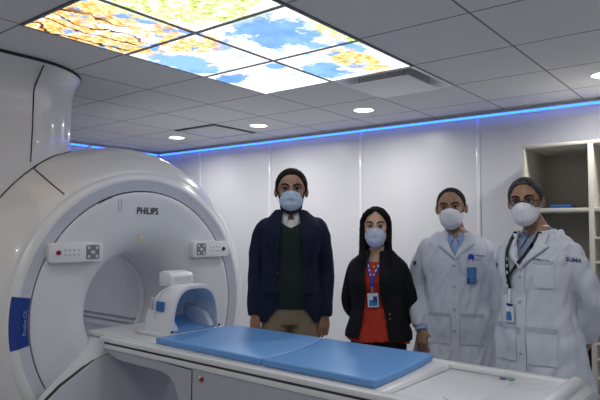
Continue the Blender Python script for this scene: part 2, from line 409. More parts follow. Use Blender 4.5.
for x, y, lb in ((-3.75, .2, 'added fill downlight nearest the side wall, in the unseen row over the near end of the room'), (-2.55, .2, 'second added fill downlight from the side wall, in the unseen near row'),
                 (-.75, .2, 'third added fill downlight from the side wall, in the unseen near row'), (.75, .2, 'last added fill downlight of the unseen near row, by the right wall'),
                 (.75, 2.6, 'added unseen fill downlight by the right wall, between the two rows'), (-.75, 2.0, 'added unseen fill downlight straight above the foot end of the patient table')):
    downlight(x, y, NEAR_W, lb)  # unseen lamps added to light the near side and the people's fronts

# ------------------------------------------------------------------ scanner
YC, ZC = 2.37, .89
mri = empty('mri_scanner', (-3.9, YC, 0)); OFF = Vector((3.9, -YC, 0))
def part(mbx, name, m, parent=mri, **k):
    o = mbx.xf(Matrix.Translation(OFF)).build(name, m, parent, **k); return o
X0 = -3.2
body = [(-3.214, .87), (-3.212, .893), (-3.222, .915), (-3.25, .955), (-3.30, 1.0), (-3.345, 1.030), (-3.352, 1.038), (-3.40, 1.062), (-3.46, 1.072), (-3.466, 1.077), (-3.55, 1.080), (-3.70, 1.078), (-4.60, 1.07), (-4.80, 1.08), (-4.90, .96), (-4.92, .6), (-4.92, .36)]
def sst(a, b, x): t = min(1, max(0, (x-a)/(b-a))); return t*t*(3-2*t)
def bump(x, deg): return .085*sst(108, 130, deg)*(1-sst(150, 178, deg))*sst(3.22, 3.40, -x)
bodym = lathe_x(body, YC, ZC, 180, zmin=-9)
nv = []
for x, y, z in bodym.v:
    a = math.degrees(math.atan2(z-ZC, y-YC)); r = math.hypot(y-YC, z-ZC)+bump(x, a)
    nv.append((x, YC+r*math.cos(math.radians(a)), max(0, ZC+r*math.sin(math.radians(a)))))
bodym.v = nv
part(bodym, 'outer_cover', M['shell'], smooth=True, angle=50)
strip = [(-3.222, .893), (-3.206, .888), (-3.192, .862), (-3.189, .842), (-3.191, .838)]
part(lathe_x(strip, YC, ZC, 128), 'ring_edge', M['white'], smooth=True, angle=60)
ring = [(-3.191, .838), (-3.197, .81), (-3.202, .772), (-3.225, .770)]
part(lathe_x(ring, YC, ZC, 128), 'front_ring', M['ring'], smooth=True, angle=50)
part(lathe_x([(-3.226, .78), (-3.226, .75)], YC, ZC, 128), 'seam_gap', M['dark'])
face = [(-3.222, .762), (-3.203, .7635), (-3.199, .758), (-3.2, .72), (-3.201, .62), (-3.206, .54), (-3.222, .47), (-3.255, .415), (-3.30, .38), (-3.36, .358), (-3.45, .350), (-3.67, .350)]
part(lathe_x(face, YC, ZC, 128), 'face_cover', M['face'], smooth=True, angle=50)
part(lathe_x([(-3.67, .350), (-3.672, .340), (-3.70, .337), (-3.715, .341), (-3.717, .350)], YC, ZC, 96), 'bore_ring', M['white'], smooth=True, angle=60)
part(lathe_x([(-3.717, .350), (-4.92, .352)], YC, ZC, 96), 'bore_liner', M['bore'], smooth=True)
for zz in (.655, .70, .735):                    # rails along the bore wall
    yy = YC+math.sqrt(.350**2-(ZC-zz)**2)-.006
    part(MB().box(-4.85, -3.73, yy-.008, yy+.008, zz-.007, zz+.007), 'bore_rail', M['grey'], bevel=.003)
    part(MB().box(-4.85, -3.73, 2*YC-yy-.008, 2*YC-yy+.008, zz-.007, zz+.007), 'bore_rail', M['grey'], bevel=.003)
for s_ in (-1, 1):                              # the two lamps along the top of the bore
    part(MB().box(-4.80, -3.80, YC+s_*.10-.012, YC+s_*.10+.012, ZC+.318, ZC+.330), 'bore_lamp', M['bore_lamp'])
part(MB().box(-4.85, -3.35, YC-.25, YC+.25, .60, .66), 'bore_bridge', M['grey'], bevel=.01)
# column up to the ceiling
def plan(x_front, rc, y1, off):
    pts = []; xf = x_front+off; y1 = y1+off; y0 = 1.25-off; xb = -4.75-off; r = rc+off; q = .14+off
    for rr_, a0, cx, cy in ((r, 0, xf-r, y1-r), (r, 90, xb+r, y1-r), (q, 180, xb+q, y0+q), (q, 270, xf-q, y0+q)):
        for k in range(13):
            a = math.radians(a0+90*k/12); pts.append((cx+rr_*math.cos(a), cy+rr_*math.sin(a)))
    return pts
rings = []
for z, off in ((.92, 0), (1.9, 0), (2.18, 0), (2.28, .004), (2.32, .014), (2.355, .032), (2.385, .052), (2.395, .055)):
    rings.append([(x, y, z) for x, y in plan(-3.36, .46, 2.10, off)])
mbx = MB(); mbx.rings(rings)
part(mbx, 'column_cover', M['shell'], smooth=True, angle=50)
part(MB().rings([[(x, y, z) for x, y in plan(-3.36, .46, 2.10, .055)] for z in (2.39, HZ-.001)]), 'column_gap', M['dark'])
def rbody(x):
    xs_ = [-p[0] for p in body]; return float(np.interp(-x, xs_, [p[1] for p in body]))
def onbody(x, deg, off=.0): r = rbody(x)+off+bump(x, deg); a = math.radians(deg); return (x, YC+r*math.cos(a), ZC+r*math.sin(a))
seam = [onbody(-3.365, 126.5, .001), onbody(-3.355, 128.5, .001), onbody(-3.30, 128.6, .001), onbody(-3.26, 128.6, .001), onbody(-3.225, 128.4, .001)]
part(MB().tube(seam, .0045, 6), 'cover_seam', M['dark'])
cseam = [(-3.360, 1.665, 2.22), (-3.362, 1.665, 2.0), (-3.362, 1.66, 1.80)]
part(MB().tube([(-3.30, 1.69, 2.37), (-3.335, 1.685, 2.32), (-3.357, 1.67, 2.25)]+cseam, .0045, 6), 'column_seam', M['dark'])
# joint line where the column meets the body
jl = []
for k in range(70):
    y = 1.39+.66*k/69; yr = 2.10-.46
    xf = -3.36 if y < yr else -3.82+math.sqrt(max(0, .46**2-(y-yr)**2))
    z = 1.3
    for q in range(400):          # height where the column front meets the body
        z = 1.3+q*.002; r = math.hypot(y-YC, z-ZC); a = math.degrees(math.atan2(z-ZC, y-YC))
        if r > rbody(xf)+bump(xf, a): break
    jl.append((xf+.0005, y, z))
for p in jl: pass
part(MB().tube(jl, .004, 6), 'joint_line', M['dark'])
# control consoles on both sides of the bore
def console(y0, y1, flip):
    c = empty('control_console', (0, 0, 0)); c.parent = mri
    yc_, zc_ = (y0+y1)/2, 1.268
    def P(mb_, nm, m_, **k): return mb_.xf(Matrix.Translation(OFF)).build(nm, m_, c, **k)
    P(MB().prism(rrect(yc_, zc_, y1-y0, .116, .022), 'x', -3.205, -3.160), 'housing', M['white'], bevel=.006)
    sy = -1 if flip else 1
    dc = yc_+sy*.100
    P(MB().prism(rrect(dc, zc_, .088, .086, .012), 'x', -3.161, -3.1585), 'keypad', M['button_grey'])
    for a in (-1, 1):
        for b in (-1, 1): P(MB().prism([(dc+a*.026+.0095*math.cos(t*PI/6), zc_+b*.026+.0095*math.sin(t*PI/6)) for t in range(12)], 'x', -3.159, -3.1565), 'key', M['lit_white'])
    P(MB().prism(rrect(dc, zc_, .026, .020, .006), 'x', -3.159, -3.1565), 'key', M['lit_white'])
    bc = yc_-sy*.118
    P(MB().prism([(bc+.014*math.cos(t*PI/8), zc_+.014*math.sin(t*PI/8)) for t in range(16)], 'x', -3.161, -3.154), 'round_button', M['button_red' if not flip else 'black'])
    for k in range(4):
        for q in (-1, 1): P(MB().prism(rrect(yc_-sy*.075+sy*k*.028, zc_+q*.014, .014, .010, .003), 'x', -3.161, -3.1595), 'small_key', M['grey'])
console(1.684, 2.030, False); console(2.745, 3.095, True)
FX = lambda y, z, x=X0+.0015: frame((0, 1, 0), (0, 0, 1), (1, 0, 0), (x+OFF.x, y+OFF.y, z))
text('brand_lettering', 'PHILIPS', .062, M['black'], FX(2.378, 1.527), mri, bold=.0012, xs=.88)
# oval indicator above the bore, small recess outline at the top left
part(MB().prism([(2.330+.014*math.cos(t*PI/10), 1.345+.026*math.sin(t*PI/10)) for t in range(20)], 'x', -3.200, -3.196), 'laser_window', M['frame'])
part(MB().prism([(2.330+.006*math.cos(t*PI/6), 1.338+.012*math.sin(t*PI/6)) for t in range(12)], 'x', -3.197, -3.194), 'laser_lens', M['yellow'])
part(MB().tube([(-3.199, 2.155, 1.60), (-3.199, 2.155, 1.53), (-3.199, 2.165, 1.515), (-3.199, 2.175, 1.53), (-3.199, 2.175, 1.60)], .0022, 6), 'recess_outline', M['grey'])
part(MB().prism([(YC+math.cos(math.radians(a))*r, ZC+math.sin(math.radians(a))*r) for r, rng in ((.770, range(110, 119)), (.762, range(118, 109, -1))) for a in rng], 'x', -3.2, -3.1965), 'seam_slot', M['dark'])
# blue label on the ring
lab = MB(); A0, A1 = 170.5, 189.8
def lf(x):
    return lambda u, v: (x-.006*0, YC+(.775+.103*v)*math.cos(math.radians(A0+(A1-A0)*u)), ZC+(.775+.103*v)*math.sin(math.radians(A0+(A1-A0)*u)))
def ringx(r): return float(np.interp(r, [.772, .81, .838, .842, .862, .888], [-3.202, -3.197, -3.191, -3.189, -3.192, -3.206]))
def lfo(off): return lambda u, v: (ringx(.775+.106*v)+off, YC+(.775+.106*v)*math.cos(math.radians(A0+(A1-A0)*u)), ZC+(.775+.106*v)*math.sin(math.radians(A0+(A1-A0)*u)))
lab.shell(lfo(.0025), lfo(-.001), 16, 8)
lab_o = part(lab, 'blue_label', M['blue_label'])
text('label_lettering', 'Prodiva CX', .029, M['pale_text'], frame((0, .02, 1), (0, -1, .02), (1, 0, 0), (-3.190+OFF.x+.0015, 1.572+OFF.y, .885)), lab_o, bold=.0004)
# lower docking housing between the face and the table
def dock(x, s, t):
    return [(x, YC+s*p[0], p[1]+t) for p in ((-.335, .757), (-.365, .745), (-.57, .625), (-.80, .46), (-.92, .30), (-.96, .05))] + [(x, YC+s*p[0], p[1]+t) for p in ((.96, .05), (.92, .30), (.80, .46), (.57, .625), (.365, .745), (.335, .757))]
part(MB().rings([dock(-3.32, .90, -.012), dock(-3.205, .90, -.012), dock(-3.17, .86, -.012), dock(-3.13, .80, -.014), dock(-3.115, .78, -.022)]), 'docking_cover', M['face'], bevel=.012, seg=3)
def dockl(x, s, t):
    q = ((-.345, .650), (-.42, .628), (-.62, .52), (-.80, .38), (-.84, .01))
    return [(x, YC+s*a, b+t) for a, b in q] + [(x, YC-s*a, b+t) for a, b in reversed(q)]
part(MB().rings([dockl(-3.14, 1.003, .003), dockl(-3.1145, 1.003, .003)]), 'dock_gap', M['dark'])
part(MB().rings([dockl(-3.14, 1.0, 0), dockl(-3.105, .995, 0)]), 'lower_dock_cover', M['ring'], bevel=.008)
part(MB().prism(rrect(2.045, .7595, .045, .004, .001, 2), 'x', -3.17, -3.145), 'yellow_mark', M['yellow'])
tag(mri, 'large white ring-shaped scanner with open bore and column rising to the ceiling', 'medical scanner')

# ------------------------------------------------------------------ patient table
TX = -1.9
tb = empty('patient_table', (TX, 2.36, 0)); OFF2 = Vector((-TX, -2.36, 0))
def tp(mbx, name, m, parent=tb, **k): return mbx.xf(Matrix.Translation(OFF2)).build(name, m, parent, **k)
prof = [(-3.10, .735), (-3.085, .705), (-3.04, .672), (-2.97, .652), (-2.88, .645), (-2.56, .643), (-2.49, .628), (-2.44, .59), (-2.415, .53), (-2.395, .40), (-2.38, .012),
        (-.80, .012), (-.77, .25), (-.70, .46), (-.60, .60), (-.565, .66), (-.56, .70), (-.575, .735)]
tp(MB().prism(prof, 'y', 2.005, 2.725), 'pedestal', M['grey'], bevel=.008, seg=3)
# long white top frame: two stepped side rails and the end bridge
for s in (-1, 1):
    y = lambda a: 2.365+s*a
    def bx(mb_, a, b, x0, x1, z0, z1): return mb_.box(x0, x1, min(y(a), y(b)), max(y(a), y(b)), z0, z1)
    tp(bx(MB(), .318, .375, -3.12, -.62, .738, .768), 'side_rail', M['white'], bevel=.008, seg=3)
    tp(bx(MB(), .34, .367, -3.08, -.62, .728, .738), 'rail_shadow', M['dark'])  # dark bar painting the shadow line between upper and lower rail
    tp(bx(MB(), .35, .372, -3.08, -.60, .700, .728), 'lower_rail', M['white'], bevel=.006)
# top tray seen beyond the pads, slightly dished
tp(MB().box(-3.10, -.64, 2.05, 2.68, .732, .742), 'tray', M['white'], bevel=.003)
# rounded end cover with a raised lip
def bull(yw, xa, grow):
    pts = [(xa, .742+grow)]
    for k in range(9):
        a = math.radians(90-10*k); pts.append((-.66+.095*math.cos(a)+grow*.8*math.cos(a), .690+.078*math.sin(a)+grow*math.sin(a)))
    pts += [(-.60, .62), (xa, .62)]
    return pts
tp(MB().prism(bull(0, -.90, .0), 'y', 1.99, 2.74), 'end_cover', M['white'], bevel=.01, seg=3)
lip = MB(); q = []
for s_ in (-1, 1):
    a = [(-.622, 2.365+s_*.370, .635), (-.626, 2.365+s_*.370, .66)] + [(-.635, 2.365+s_*(.285+.085*math.cos(math.radians(t))), .692+.082*math.sin(math.radians(t))) for t in range(10, 91, 16)]
    q += a if s_ < 0 else a[::-1]
lip.tube(q, .026, 12)
tp(lip, 'end_lip', M['white'], smooth=True)
# cradle under the pads
tp(MB().prism([(-3.34, .744), (-3.34, .772), (-1.245, .772), (-1.215, .764), (-1.20, .744)], 'y', 2.045, 2.675), 'cradle', M['white'], bevel=.006, seg=3)
# two dish lines pressed in the tray, a panel seam and bolt on the side, stickers
tp(MB().tube([(-1.02, 2.20, .7425), (-.98, 2.17, .7425), (-.80, 2.17, .7425)], .003, 6), 'tray_groove', M['grey'])
tp(MB().box(-2.305, -2.298, 2.0035, 2.0055, .05, .69), 'panel_seam', M['dark'])
tp(MB().tube([(-3.02, 2.004, .715), (-2.6, 2.004, .700), (-2.31, 2.004, .690)], .0025, 6), 'panel_line', M['dark'])
tp(MB().tube([(-2.225, 2.0, .655), (-2.225, 2.006, .655)], .012, 12), 'red_bolt', M['button_red'])
tp(MB().tube([(-2.235, 1.998, .665), (-2.235, 2.004, .665)], .008, 12), 'white_dot', M['white'])
tp(MB().prism(rrect(-.940, 2.650, .030, .030, .008), 'z', .7425, .7436), 'sticker', M['navy'])
tp(MB().prism(rrect(-.905, 2.652, .034, .030, .008), 'z', .7425, .7436), 'sticker', M['green'])
tp(MB().prism(rrect(-.872, 2.655, .016, .024, .004), 'z', .7425, .7436), 'sticker', M['black'])
tag(tb, 'long white and grey patient table running out of the scanner bore', 'patient table')

# pads
def padmesh(outline, z0, z1, bend=None):
    m_ = MB()
    m_.rings([[(x, y, z0) for x, y in outline], [(x, y, z1) for x, y in outline]])
    return m_
def arc_pts(xa, ya, xb, yb, sag, n=10):
    out = []
    for k in range(n+1):
        t = k/n; out.append((xa+(xb-xa)*t+sag*math.sin(PI*t), ya+(yb-ya)*t))
    return out
# pad outlines: the joints are shallow arcs bowed towards the head end
def make_pad(name, left, right, label, z1=.806):
    pts = left + right[::-1]
    cx = sum(p[0] for p in pts)/len(pts); cy = sum(p[1] for p in pts)/len(pts)
    o = MB().rings([[(x-cx, y-cy, 0) for x, y in pts], [(x-cx, y-cy, z1-.7725) for x, y in pts]]).build(name, M['pad'], None, bevel=.009, seg=4)
    o.location = (cx, cy, .7725); tag(o, label, 'pad', 'blue vinyl pads on the patient table'); return o
J0 = arc_pts(-2.665, 2.045, -2.665, 2.650, .0); J1 = arc_pts(-1.855, 2.035, -1.945, 2.655, .045); J2 = arc_pts(-1.235, 2.035, -1.285, 2.66, .012)
g = .006
make_pad('mattress_pad', [(x+g, y) for x, y in J0], [(x-g/2, y) for x, y in J1], 'blue vinyl pad on the table between the head coil and the curved joint')
make_pad('mattress_pad', [(x+g/2, y) for x, y in J1], J2, 'blue vinyl pad at the foot end of the patient table, right of the joint')

# head coil
hc = empty('head_coil', (-2.83, 2.375, .7725))
def arch(hw, hh, n=24, base=0):
    out = []
    for k in range(n+1):
        a = PI*k/n; c, s_ = math.cos(a), math.sin(a)
        out.append((hw*math.copysign(abs(c)**.62, c), base+hh*abs(s_)**.72))
    return out
def archring(x, hw, hh): return [(x, y, z) for y, z in arch(hw, hh)]
outer = [(.135, .188, .296), (.13, .196, .304), (.10, .199, .307), (.0, .198, .300), (-.06, .195, .280), (-.11, .186, .235), (-.15, .170, .170), (-.175, .150, .09), (-.18, .145, .05)]
inner = [(.135, .172, .280), (.10, .170, .272), (.0, .165, .262), (-.06, .16, .24), (-.11, .15, .20), (-.14, .13, .14), (-.150, .12, .08)]
m_ = MB(); ro = [archring(*a) for a in outer]; ri = [archring(*a) for a in inner]
m_.rings(ro, cap=False, closed=False); m_.rings(ro[:1]+ri[:1], cap=False, closed=False)
n_ = len(ro[0]); k = len(m_.v); m_.v += ro[-1]; m_.f.append(tuple(range(k, k+n_)))
m_.build('shell', M['coil'], hc, smooth=True, angle=50)
m_ = MB(); m_.rings(ri, cap=False, closed=False); k = len(m_.v); m_.v += ri[-1]; m_.f.append(tuple(range(k, k+n_)))
m_.build('liner', M['coil_in'], hc, smooth=True)
MB().box(-.20, .13, -.20, .20, .0, .028).build('base', M['coil'], hc, bevel=.008)
MB().prism([(-.13, .03), (-.13, .085), (-.06, .05), (.13, .034), (.13, .03)], 'y', -.155, .155).build('head_cushion', M['pad'], hc, bevel=.008)
for s in (-1, 1): MB().prism([(-.12, .03), (-.12, .17), (.06, .12), (.12, .05), (.12, .03)], 'y', min(s*.163, s*.12), max(s*.163, s*.12)).build('side_cushion', M['coil_in'], hc, bevel=.01)
# mirror box on top
MB().box(-.12, .0, -.085, .085, .285, .30).build('mirror_mount', M['coil'], hc, bevel=.004)
mm = MB(); mm.prism([(-.12, .30), (-.12, .365), (-.09, .378), (-.015, .366), (.0, .350), (.0, .30)], 'y', -.088, .088)
mo = mm.build('mirror_box', M['coil'], hc, bevel=.006, seg=3)
MB().prism(rrect(0, .327, .14, .030, .008), 'x', -.002, .0015).build('box_window', M['bore'], mo)
# side details: blue window and a slotted latch, on the camera side
def onarch(x, zz):
    h = [abs(y) for y, z in arch(.198, .300) if abs(z-zz) < .03]
    return -max(h) if h else -.19
MB().prism(rrect(.035, .18, .062, .058, .006), 'y', -.2015, -.186).build('side_window', mat('window_blue', (.03, .15, .42), .2), hc, bevel=.001)
MB().prism(rrect(-.045, .19, .020, .075, .009), 'y', -.2005, -.18).build('latch_slot', M['grey'], hc, bevel=.001)
MB().tube([(.03, -.135, .285), (-.01, -.165, .25), (-.015, -.193, .20), (-.015, -.2, .12)], .006, 8).build('latch_strap', M['coil'], hc, smooth=True)
for s in (-1, 1): MB().tube([(.125, s*.185, .04), (.139, s*.185, .04)], .007, 10).build('lock_pin', M['black'], hc, smooth=True)
for k in range(3): MB().box(-.149, -.143, -.05+k*.034, -.026+k*.034, .17, .19).build('liner_glint', M['lit_white'], hc)  # white bars painting the small reflections inside the coil
tag(hc, 'white arched head coil with blue inside, standing on the table before the bore', 'head coil')

# ------------------------------------------------------------------ open cabinet at the right
cb = empty('open_cabinet', (-.9, 4.44, 0))
def cp_(mbx, name, m, parent=cb, **k): return mbx.xf(Matrix.Translation((.9, -4.44, 0))).build(name, m, parent, **k)
YF, YW = 4.20, 4.692
cp_(MB().box(-1.335, -1.313, YF, YW, .0, 2.0), 'side_panel', M['frame'], bevel=.002)
cp_(MB().box(-.40, -.378, YF, YW, .0, 2.0), 'side_panel', M['frame'], bevel=.002)
cp_(MB().box(-1.335, -.378, YF, YW, 2.0, 2.022), 'top_panel', M['frame'], bevel=.002)
cp_(MB().box(-.905, -.872, YF, YW, .06, 2.0), 'divider', M['frame'], bevel=.002)
cp_(MB().box(-1.313, -.40, YW-.008, YW, .06, 2.0), 'back_panel', M['cabin'])
cp_(MB().box(-1.313, -.905, YF+.003, YW-.008, 1.545, 1.572), 'shelf', M['frame'], bevel=.002)
cp_(MB().box(-.872, -.40, YF+.003, YW-.008, 1.545, 1.572), 'shelf', M['frame'], bevel=.002)
cp_(MB().box(-1.313, -.905, YF+.003, YW-.008, .38, .402), 'shelf', M['frame'], bevel=.002)
cp_(MB().box(-1.335, -.378, YF+.02, YW, .0, .06), 'plinth', M['frame'], bevel=.002)
z = 1.50
for zz in (1.37, 1.21, 1.05, .90, .78, .68, .58, .46, .34, .22):
    cp_(MB().box(-.872, -.40, YF+.003, YW-.008, zz-.008, zz+.008), 'shelf', M['frame'], bevel=.002)
tag(cb, 'open cream cabinet with a divider and shelves against the far wall', 'cabinet')
bx_ = MB().box(-.085, .085, -.06, .06, 0, .012).box(-.07, .07, -.05, .05, .012, .030).build('folded_cloth', mat('blue_cloth', (.03, .12, .38), .7), None, bevel=.006, seg=3)
bx_.location = (-1.12, 4.40, 1.5725); tag(bx_, 'small folded blue cloth lying on the upper shelf of the cabinet', 'cloth')
bag = empty('camera_bag', (-1.06, 4.37, .402)); bag.rotation_euler[2] = 0
b1 = MB(); b1.rings([[(x, y, z_) for x, y in rrect(0, 0, w_, d_, .05, 5)] for z_, w_, d_ in ((.002, .26, .20), (.02, .29, .23), (.15, .30, .24), (.26, .28, .22), (.30, .22, .16))])
b1.build('bag_body', M['bag'], bag, bevel=.004)
MB().tube([(-.09, 0, .29), (-.07, 0, .36), (0, 0, .385), (.07, 0, .36), (.09, 0, .29)], .011, 8).build('handle', M['bag'], bag, smooth=True)
pk = MB(); pk.rings([[(x, y, z_) for x, y in rrect(0, -.12, w_, d_, .018, 4)] for z_, w_, d_ in ((.03, .20, .05), (.05, .22, .06), (.15, .22, .06), (.17, .20, .05))]); pk.build('front_pocket', M['bag'], bag, bevel=.003)
MB().tube([(.02, -.13, .20), (.10, -.135, .205)], .007, 8).build('buckle', M['metal'], bag, smooth=True)
tag(bag, 'black padded bag on the low cabinet shelf, behind the rightmost man', 'bag')
#PEOPLE
# ------------------------------------------------------------------ people
def skin(name, c): return mat(name, c, .5, noise_amt=.07, scale=30, bump=.06, bscale=120)
def cloth(name, c, r=.85, b=.15, na=.05): return mat(name, c, r, noise_amt=na, scale=12, bump=b, bscale=260, spec=.25)
M['hair_black'] = mat('hair_black', (.008, .007, .007), .75, spec=.15, noise_amt=.4, scale=60, bump=.5, bscale=120)
M['hair_dark'] = mat('hair_dark', (.020, .017, .015), .75, spec=.15, noise_amt=.5, scale=50, bump=.5, bscale=120)
M['hair_grey'] = mat('hair_grey', (.055, .055, .060), .75, spec=.15, noise_amt=.6, scale=40, bump=.5, bscale=120)
M['eye'] = mat('eye_white', (.6, .57, .55), .2)
M['iris'] = mat('iris_dark', (.02, .012, .01), .15)
M['mask_blue'] = mat('mask_pale_blue', (.50, .63, .78), .8, noise_amt=.03, scale=30, bump=.1)
M['mask_lilac'] = mat('mask_pleated', (.55, .60, .78), .8, noise_amt=.03, scale=30, bump=.1)
M['mask_white'] = mat('mask_white', (.72, .75, .82), .8, noise_amt=.02, bump=.08)
M['shirt_white'] = cloth('shirt_white', (.74, .74, .76))
M['shirt_blue'] = cloth('shirt_blue', (.30, .43, .72))
M['shirt_slate'] = cloth('shirt_slate', (.22, .28, .42))
M['sweater'] = cloth('sweater_green', (.018, .028, .026), .95, .3)
M['navy_wool'] = cloth('navy_wool', (.010, .014, .038), .9, .25)
M['black_wool'] = cloth('black_wool', (.008, .008, .011), .9, .2)
M['khaki'] = cloth('khaki_cotton', (.27, .215, .155))
M['dark_trousers'] = cloth('dark_trousers', (.012, .012, .016))
M['red_cloth'] = cloth('red_blouse', (.42, .035, .015), .6, .15)
M['coat'] = cloth('lab_coat', (.54, .58, .67), .8, .15, .02)
M['coat_seam'] = cloth('lab_coat_seam', (.40, .43, .51), .8, .1, .02)
M['shoe'] = mat('shoe_leather', (.015, .012, .010), .3, bump=.1)
M['lanyard_blue'] = cloth('lanyard_blue', (.02, .05, .45), .5, .1)
M['lanyard_black'] = cloth('lanyard_black', (.01, .01, .014), .5, .1)
M['badge_white'] = mat('badge_white', (.68, .70, .74), .3)
M['badge_blue'] = mat('badge_blue', (.05, .17, .40), .3, noise_amt=.2, scale=60)
M['badge_photo'] = mat('badge_photo', (.02, .05, .16), .3, noise_amt=.3, scale=80)
M['button'] = mat('dark_button', (.02, .02, .03), .3)
M['glass_frame'] = mat('spectacle_frame', (.015, .015, .02), .25)
M['lens'] = mat('spectacle_lens', (.85, .88, .92), .03, trans=1.0, noise_amt=0)
M['gold'] = mat('gold_button', (.6, .4, .15), .25, metal=1)

#        z     half width  front  back
MAN = [(.74, .150, .085, .095), (.84, .168, .100, .120), (.92, .170, .112, .120), (1.0, .160, .118, .105), (1.08, .150, .116, .095), (1.16, .150, .115, .098),
       (1.25, .160, .120, .108), (1.33, .170, .116, .112), (1.37, .172, .100, .106), (1.40, .156, .084, .096), (1.425, .128, .070, .086), (1.45, .098, .060, .076), (1.475, .072, .054, .066), (1.50, .058, .048, .060)]
WOMAN = [(.76, .150, .085, .100), (.86, .172, .100, .125), (.94, .172, .100, .120), (1.02, .150, .095, .095), (1.10, .134, .090, .085), (1.18, .140, .098, .088),
         (1.27, .150, .128, .098), (1.33, .156, .118, .100), (1.37, .154, .094, .096), (1.40, .136, .078, .086), (1.425, .110, .064, .076), (1.45, .082, .054, .066), (1.475, .060, .047, .057), (1.50, .048, .042, .052)]
class Torso:
    def __init__(s, T, kx=1.0, kf=1.0): s.T = [(z, a*kx, f*kf, b*kf) for z, a, f, b in T]; s.z = [t[0] for t in s.T]
    def dims(s, z):
        return tuple(float(np.interp(z, s.z, [t[k] for t in s.T])) for k in (1, 2, 3))
    def pt(s, z, t, off, flare=0):
        """t=0 front centre, +x side at 90"""
        a, f, b = s.dims(z); e = 2/2.35
        sx, cx = math.sin(t), math.cos(t)
        x = (a+off+flare)*math.copysign(abs(sx)**e, sx)
        y = -((f if cx > 0 else b)+off+flare*.8)*math.copysign(abs(cx)**e, cx)
        return Vector((x, y, z))
    def tx(s, z, x, off, flare=0):
        """angle on the front whose x is given"""
        a = s.dims(z)[0]+off+flare; q = min(.98, abs(x)/a)
        return math.copysign(math.asin(q**(2.35/2)), x)
    def front(s, x, z, off, flare=0):
        return s.pt(z, s.tx(z, x, off, flare), off, flare)

def smooth_path(pts, rad, n=6):
    """Catmull-Rom through points"""
    P = [Vector(p) for p in pts]; out, ro = [], []
    for i in range(len(P)-1):
        a = P[max(0, i-1)]; b, c = P[i], P[i+1]; d = P[min(len(P)-1, i+2)]
        for k in range(n):
            t = k/n; out.append(.5*((2*b)+(c-a)*t+(2*a-5*b+4*c-d)*t*t+(3*b-a-3*c+d)*t**3)); ro.append(rad[i]+(rad[i+1]-rad[i])*t)
    out.append(P[-1]); ro.append(rad[-1]); return out, ro

def hand(mb, W, d, palm, side, k=1.0, curl=26):
    """W wrist point, d towards the fingers, palm = palm normal, side = unit vector towards the thumb"""
    W = Vector(W); d = Vector(d).normalized(); palm = Vector(palm); palm = (palm-d*palm.dot(d)).normalized()
    side = Vector(side); side = (side-d*side.dot(d)-palm*side.dot(palm)).normalized()
    # palm: lofted rounded slab
    rings = []
    for t, w_, h in ((-.012, .024, .019), (.0, .026, .018), (.02, .031, .0165), (.05, .039, .0155), (.078, .041, .013), (.092, .038, .010)):
        c = W+d*t*k; rings.append([c+side*(w_*k*math.cos(2*PI*j/14))+palm*(h*k*math.sin(2*PI*j/14)) for j in range(14)])
    mb.rings(rings)
    for j, (o, ln, r) in enumerate(((.0305, .070, .0083), (.0105, .079, .0086), (-.0105, .073, .0083), (-.0300, .057, .0074))):
        p = W+d*.078*k+side*o*k; pts = [p]; dd = (d+side*(o*2.6)).normalized(); ang = 0
        ax = dd.cross(palm).normalized()
        for seg, (f, a) in enumerate(((.46, .7), (.30, 1.15), (.24, .9))):
            rot = Matrix.Rotation(math.radians(curl*a), 3, ax); 
            if seg == 0: rot = Matrix.Rotation(math.radians(curl*a*.8), 3, ax)
            dd = rot @ dd; pts.append(pts[-1]+dd*(ln*f+(.018 if seg == 0 else 0))*k)
        mb.tube(pts, [r*k*1.04, r*k, r*k*.92, r*k*.80], 8)
    # thumb from the side of the palm near its base
    p = W+d*.022*k+side*.020*k+palm*.004*k
    t1 = (d*.62+side*.70+palm*.42).normalized(); t2 = (d*.88+side*.30+palm*.42).normalized(); t3 = (d*.95+palm*.40).normalized()
    q1 = p+t1*.040*k; q2 = q1+t2*.032*k; q3 = q2+t3*.024*k
    mb.tube([p, q1, q2, q3], [.0145*k, .0110*k, .0095*k, .0080*k], 9)

